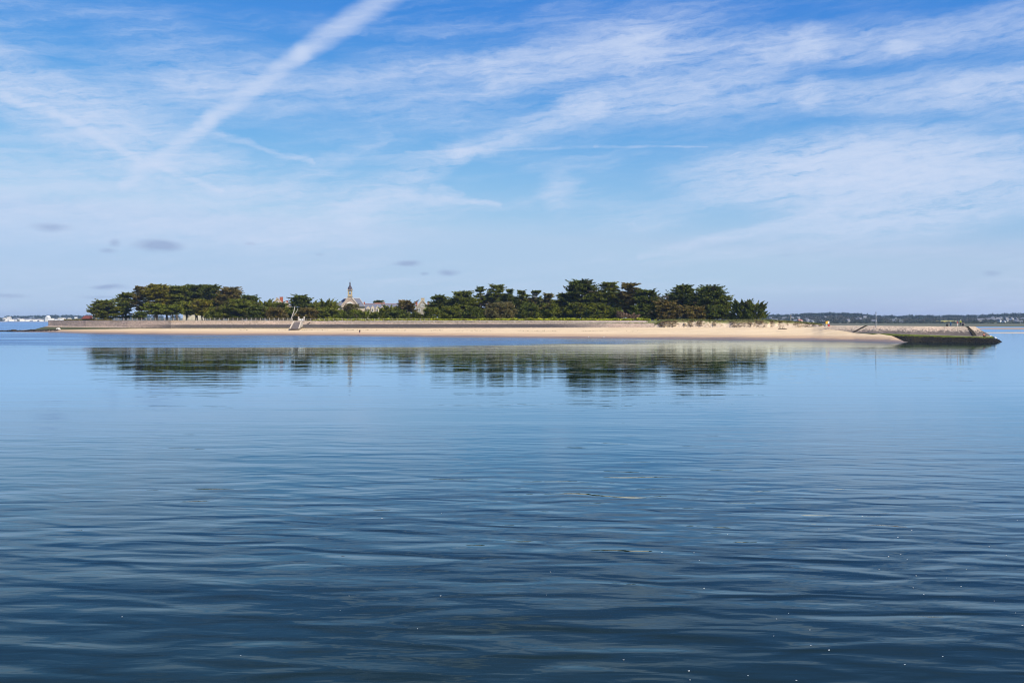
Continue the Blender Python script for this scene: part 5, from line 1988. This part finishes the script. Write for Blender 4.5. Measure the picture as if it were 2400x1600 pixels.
def beach_z(px, d):
    dt_, zt_ = toe(px)
    ds = interp(SHORE, px)
    t = (d - ds) / (dt_ - ds)
    return zt_ * (0.85 * t + 0.15 * t * t)


person('person in a black top walking along the wet sand below the chapel', (*XY(843, 347.5), beach_z(843, 347.5) - 0.01), 2.4, 'cloth_black', 'cloth_rose', 'walk', 1.8)
MZ = 3.87
person('person in a cyan jacket bending forward on top of the mole', (*XY(2228, 256.5), MZ), -1.2, 'cloth_cyan', 'cloth_blue', 'bend', 1.66)
person('person in a red top and white trousers standing on the mole', (*XY(2244, 255.5), MZ), 0.5, 'cloth_red', 'cloth_white', 'stand', 1.42)
person('person in a lime top and white hat standing on the mole', (*XY(2251, 256.2), MZ), -0.4, 'cloth_lime', 'cloth_navy', 'stand', 1.72, 'cloth_white')
person('person in dark clothes crouching at the right of the group on the mole', (*XY(2257, 255.6), MZ), 1.0, 'cloth_navy', 'cloth_black', 'crouch', 1.7)
pz = mcurve(LEDG, 6.45)
person('person in an orange top sitting on the weedy edge at the end of the mole', (pz.x, pz.y - 0.2, pz.z - 0.05), 0.3, 'cloth_orange', 'cloth_black', 'sit', 1.7)
bk_ = thing('backpack', 'black backpack standing on the mole left of the bending person', 'bag', (*XY(2220, 256.6), MZ))
MB().blob((0, 0, 0.34), (0.28, 0.2, 0.36), 2, 10, 7, 0.05).build('body', 'rubber', bk_, True)
MB().blob((0, -0.2, 0.22), (0.18, 0.09, 0.16), 2, 8, 6, 0.05).build('pocket', 'cloth_black', bk_, True)
for s_ in (-1, 1):
    MB().tube([(s_ * .13, .18, .60), (s_ * .15, .27, .40), (s_ * .14, .17, .12)], [.025, .025, .025], 5).build('strap', 'cloth_black', bk_, True)

# ------------------------------------------------------------------ far shores
def far_house(px, py, d, w, hh, depth, wallm, roofm, rz, label, group, rise=0.38):
    base = W(px, py, d)
    o = thing('house', label, 'house', base, rz, group)
    MB().box(-w / 2, w / 2, 0, depth, -4, hh).build('wall', wallm, o)
    h = MB()
    r_ = depth * rise
    e = 0.4
    h.v = [(-w / 2 - e, -e, hh - .2), (w / 2 + e, -e, hh - .2), (w / 2 + e, depth / 2, hh + r_), (-w / 2 - e, depth / 2, hh + r_), (-w / 2 - e, depth + e, hh - .2), (w / 2 + e, depth + e, hh - .2)]
    h.f = [(0, 1, 2, 3), (3, 2, 5, 4), (0, 3, 4), (1, 5, 2), (0, 4, 5, 1)]
    h.build('roof', roofm, o)
    g_ = MB()
    for sx in (-1, 1):
        x = sx * (w / 2 + 0.02)
        g_.v += [(x, 0.4, hh - .1), (x, depth - 0.4, hh - .1), (x, depth / 2, hh + r_ - 0.5)]
        n_ = len(g_.v)
        g_.f.append((n_ - 3, n_ - 2, n_ - 1))
    return o


rnd = random.Random(4)
RH = [(1805, 747), (1815, 754), (1832, 754), (1838, 749), (1859, 748.5), (1865, 756), (1872, 748.5), (1878, 756), (1890, 752), (1897, 756), (1906, 757.5), (1927, 757.5), (1936, 746), (1990, 754), (2011, 751), (2019, 751.5),
      (2028, 746), (2048, 757), (2090, 745), (2100, 745.5), (2110, 746), (2095, 755), (2112, 759), (2297, 753.5), (2303, 752), (2318, 751), (2326, 748), (2332, 753), (2341, 750), (2346, 755), (2350, 749), (2357, 758),
      (2361, 750), (2365, 754), (2374, 750), (2380, 755), (2386, 752), (2391, 758), (2397, 750)]
for i, (px, py) in enumerate(RH):
    ds, dr_, hr = coast(px)
    # find where that row meets the slope
    best = min((abs(zrow(py, dd) - coast_z(px, dd)), dd) for dd in np.linspace(ds + 5, dr_, 60))[1]
    orange = px in (1878,)
    wm_ = 'white_render' if rnd.random() < 0.75 else 'cream_render'
    far_house(px, py, best, rnd.uniform(6, 11) * (1.7 if px in (2011,) else 1), rnd.uniform(2.6, 4.2), rnd.uniform(6, 8), wm_, 'terracotta' if orange else 'far_slate', rnd.uniform(-0.9, 0.9),
              'small %s house on the wooded slope across the bay, %s from the island end' % ('red roofed' if orange else ('white' if wm_[0] == 'w' else 'cream'), ORD[i]),
              'houses on the wooded slope at the right')
LH = [(-8, 751, 14, 5), (8, 750.5, 12, 4.5), (20, 750, 13, 7.5), (33, 751, 12, 4.5), (40, 749.5, 12, 5), (48, 752, 14, 4), (57, 751, 12, 4.5), (64, 752, 12, 4.5), (70, 750.8, 12, 4.5), (79, 751.5, 13, 4.5), (87, 751, 14, 4), (96, 752, 12, 4.5),
      (104, 751, 12, 4.5), (109, 752, 10, 9), (116, 752.2, 15, 12), (122, 752.4, 11, 5), (130, 751.5, 12, 4.5), (138, 751, 12, 5), (146, 750.8, 11, 4.5), (151, 749, 10, 5), (160, 750, 12, 4), (178, 746.5, 10, 5), (27, 753, 14, 4), (90, 753, 15, 3.6), (74, 753.2, 14, 3.6), (52, 753.4, 14, 3.4)]
LH.sort()
for i, (px, py, w, hh) in enumerate(LH):
    big = px == 116
    dd = 3280 + (753.5 - py) * 55
    far_house(px, py, dd, w, hh, rnd.uniform(8, 11), 'white_render', 'white_render' if big else ('far_slate' if rnd.random() < 0.6 else 'cream_render'), 1.45 if big else rnd.uniform(-0.7, 0.7),
              'tall white gabled house on the far left shore behind the wall end' if big else 'small white house in the row on the far left shore, %s from the left edge' % ORD[i],
              'white houses on the far left shore', 0.55 if big else 0.36)
# dark quay below the left houses
h = MB()
rows = []
for dd, z in ((3215, -0.5), (3216, 1.3), (3262, 1.4)):
    rows.append([(*XY(px, dd), z) for px in np.arange(18, 106, 8.0)])
h.quadgrid(rows)
tag(h.build('harbour_quay', 'quay_stone'), 'low dark quay at the water edge below the far left houses', 'quay')
# sandy shoreline strip
h = MB()
rows = []
for k_, z in ((-34, -0.5), (-26, 0.5), (6, 1.0)):
    rows.append([(*XY(px, coast(px)[0] + k_), z) for px in np.arange(-1400, 1700, 40)])
h.quadgrid(rows)
tag(h.build('far_shore', 'far_beach'), kind='structure')

# woods on the far hills
R = np.random.default_rng(33)


def wood(name, label, n, pxr, tr, color, size, keep=None, off=0.0):
    P = []
    for i in range(n):
        px = R.uniform(*pxr)
        t = R.uniform(*tr)
        if keep is not None and not keep(px, t):
            continue
        ds, dr_, hr = coast(px)
        dd = ds + (dr_ - ds) * t
        s_ = R.uniform(0.6, 1.25) * size
        c = np.array([*XY(px, dd), coast_z(px, dd) + s_ * 0.45 + off])
        k = int(R.integers(26, 44))
        tri = sprays(c, s_, k, R, 0.62, s_ * 0.36, 0.4)
        P.append(tri)
    o = link(name, tri_mesh(name, np.concatenate(P), 'foliage'))
    o.color = (*color, 1)
    return tag(o, label, 'woodland', kind='stuff')


def clear_right(px, t):
    # keep the rape field and the fields open
    if 2180 < px < 2246 and 0.07 < t < 0.42:
        return False
    if float(vnoise(px / 60.0, t * 5, 51)) < 0.27 and t < 0.75:
        return False
    for hx, hy in RH:
        if abs(px - hx) < 4.5 and abs((757 - 15 * t) - hy + 2) < 4.0:
            return False
    return True


wood('ridge_wood', 'dark evergreen wood along the ridge of the far right hills', 900, (1560, 2620), (0.82, 1.12), (0.020, 0.036, 0.018), 8.0)
wood('slope_wood', 'grey brown leafless wood on the slope of the far right hills', 3400, (1560, 2620), (0.02, 0.88), (0.066, 0.068, 0.046), 5.2, clear_right, -0.8)
wood('slope_trees', 'scattered dark green trees among the far right houses', 700, (1560, 2620), (0.0, 0.8), (0.022, 0.042, 0.022), 5.4, clear_right, -0.6)
wood('left_ridge_wood', 'dark wood along the ridge of the far left hills', 420, (-160, 420), (0.75, 1.1), (0.028, 0.046, 0.022), 9.0, lambda px, t: float(vnoise(px / 28.0, 2.2, 61)) > 0.36)
wood('left_slope_wood', 'green hedges and trees behind the far left houses', 300, (-160, 420), (0.18, 0.75), (0.04, 0.062, 0.026), 6.0, lambda px, t: float(vnoise(px / 35.0, t * 4, 62)) > 0.42)
wood('shore_scrub', 'dark scrub and hedges at the foot of the far right hills', 900, (1560, 2620), (-0.30, 0.02), (0.040, 0.052, 0.030), 2.6, lambda px, t: float(vnoise(px / 45.0, t * 9, 81)) > 0.33, 1.0)
wood('marsh_scrub', 'dark scrub line at the back edge of the tidal flats', 600, (1850, 2620), (-0.57, -0.545), (0.04, 0.05, 0.025), 1.6, None, 2.0)

# ------------------------------------------------------------------ air
m, nb, p = base_mat('haze')
m.node_tree.nodes.remove(p)
pv = nb.new('ShaderNodeVolumePrincipled')
pv.inputs['Color'].default_value = (0.50, 0.70, 1.0, 1)
pv.inputs['Density'].default_value = 0.00008
pv.inputs['Anisotropy'].default_value = 0.2
m.node_tree.links.new(pv.outputs[0], m.node_tree.nodes['Material Output'].inputs['Volume'])
hz = MB().box(-EXT - 50, EXT + 50, -120, EXT + 60, -9.5, 46).build('haze', 'haze')
tag(hz, 'thin pale blue sea haze filling the air', 'haze', kind='stuff')
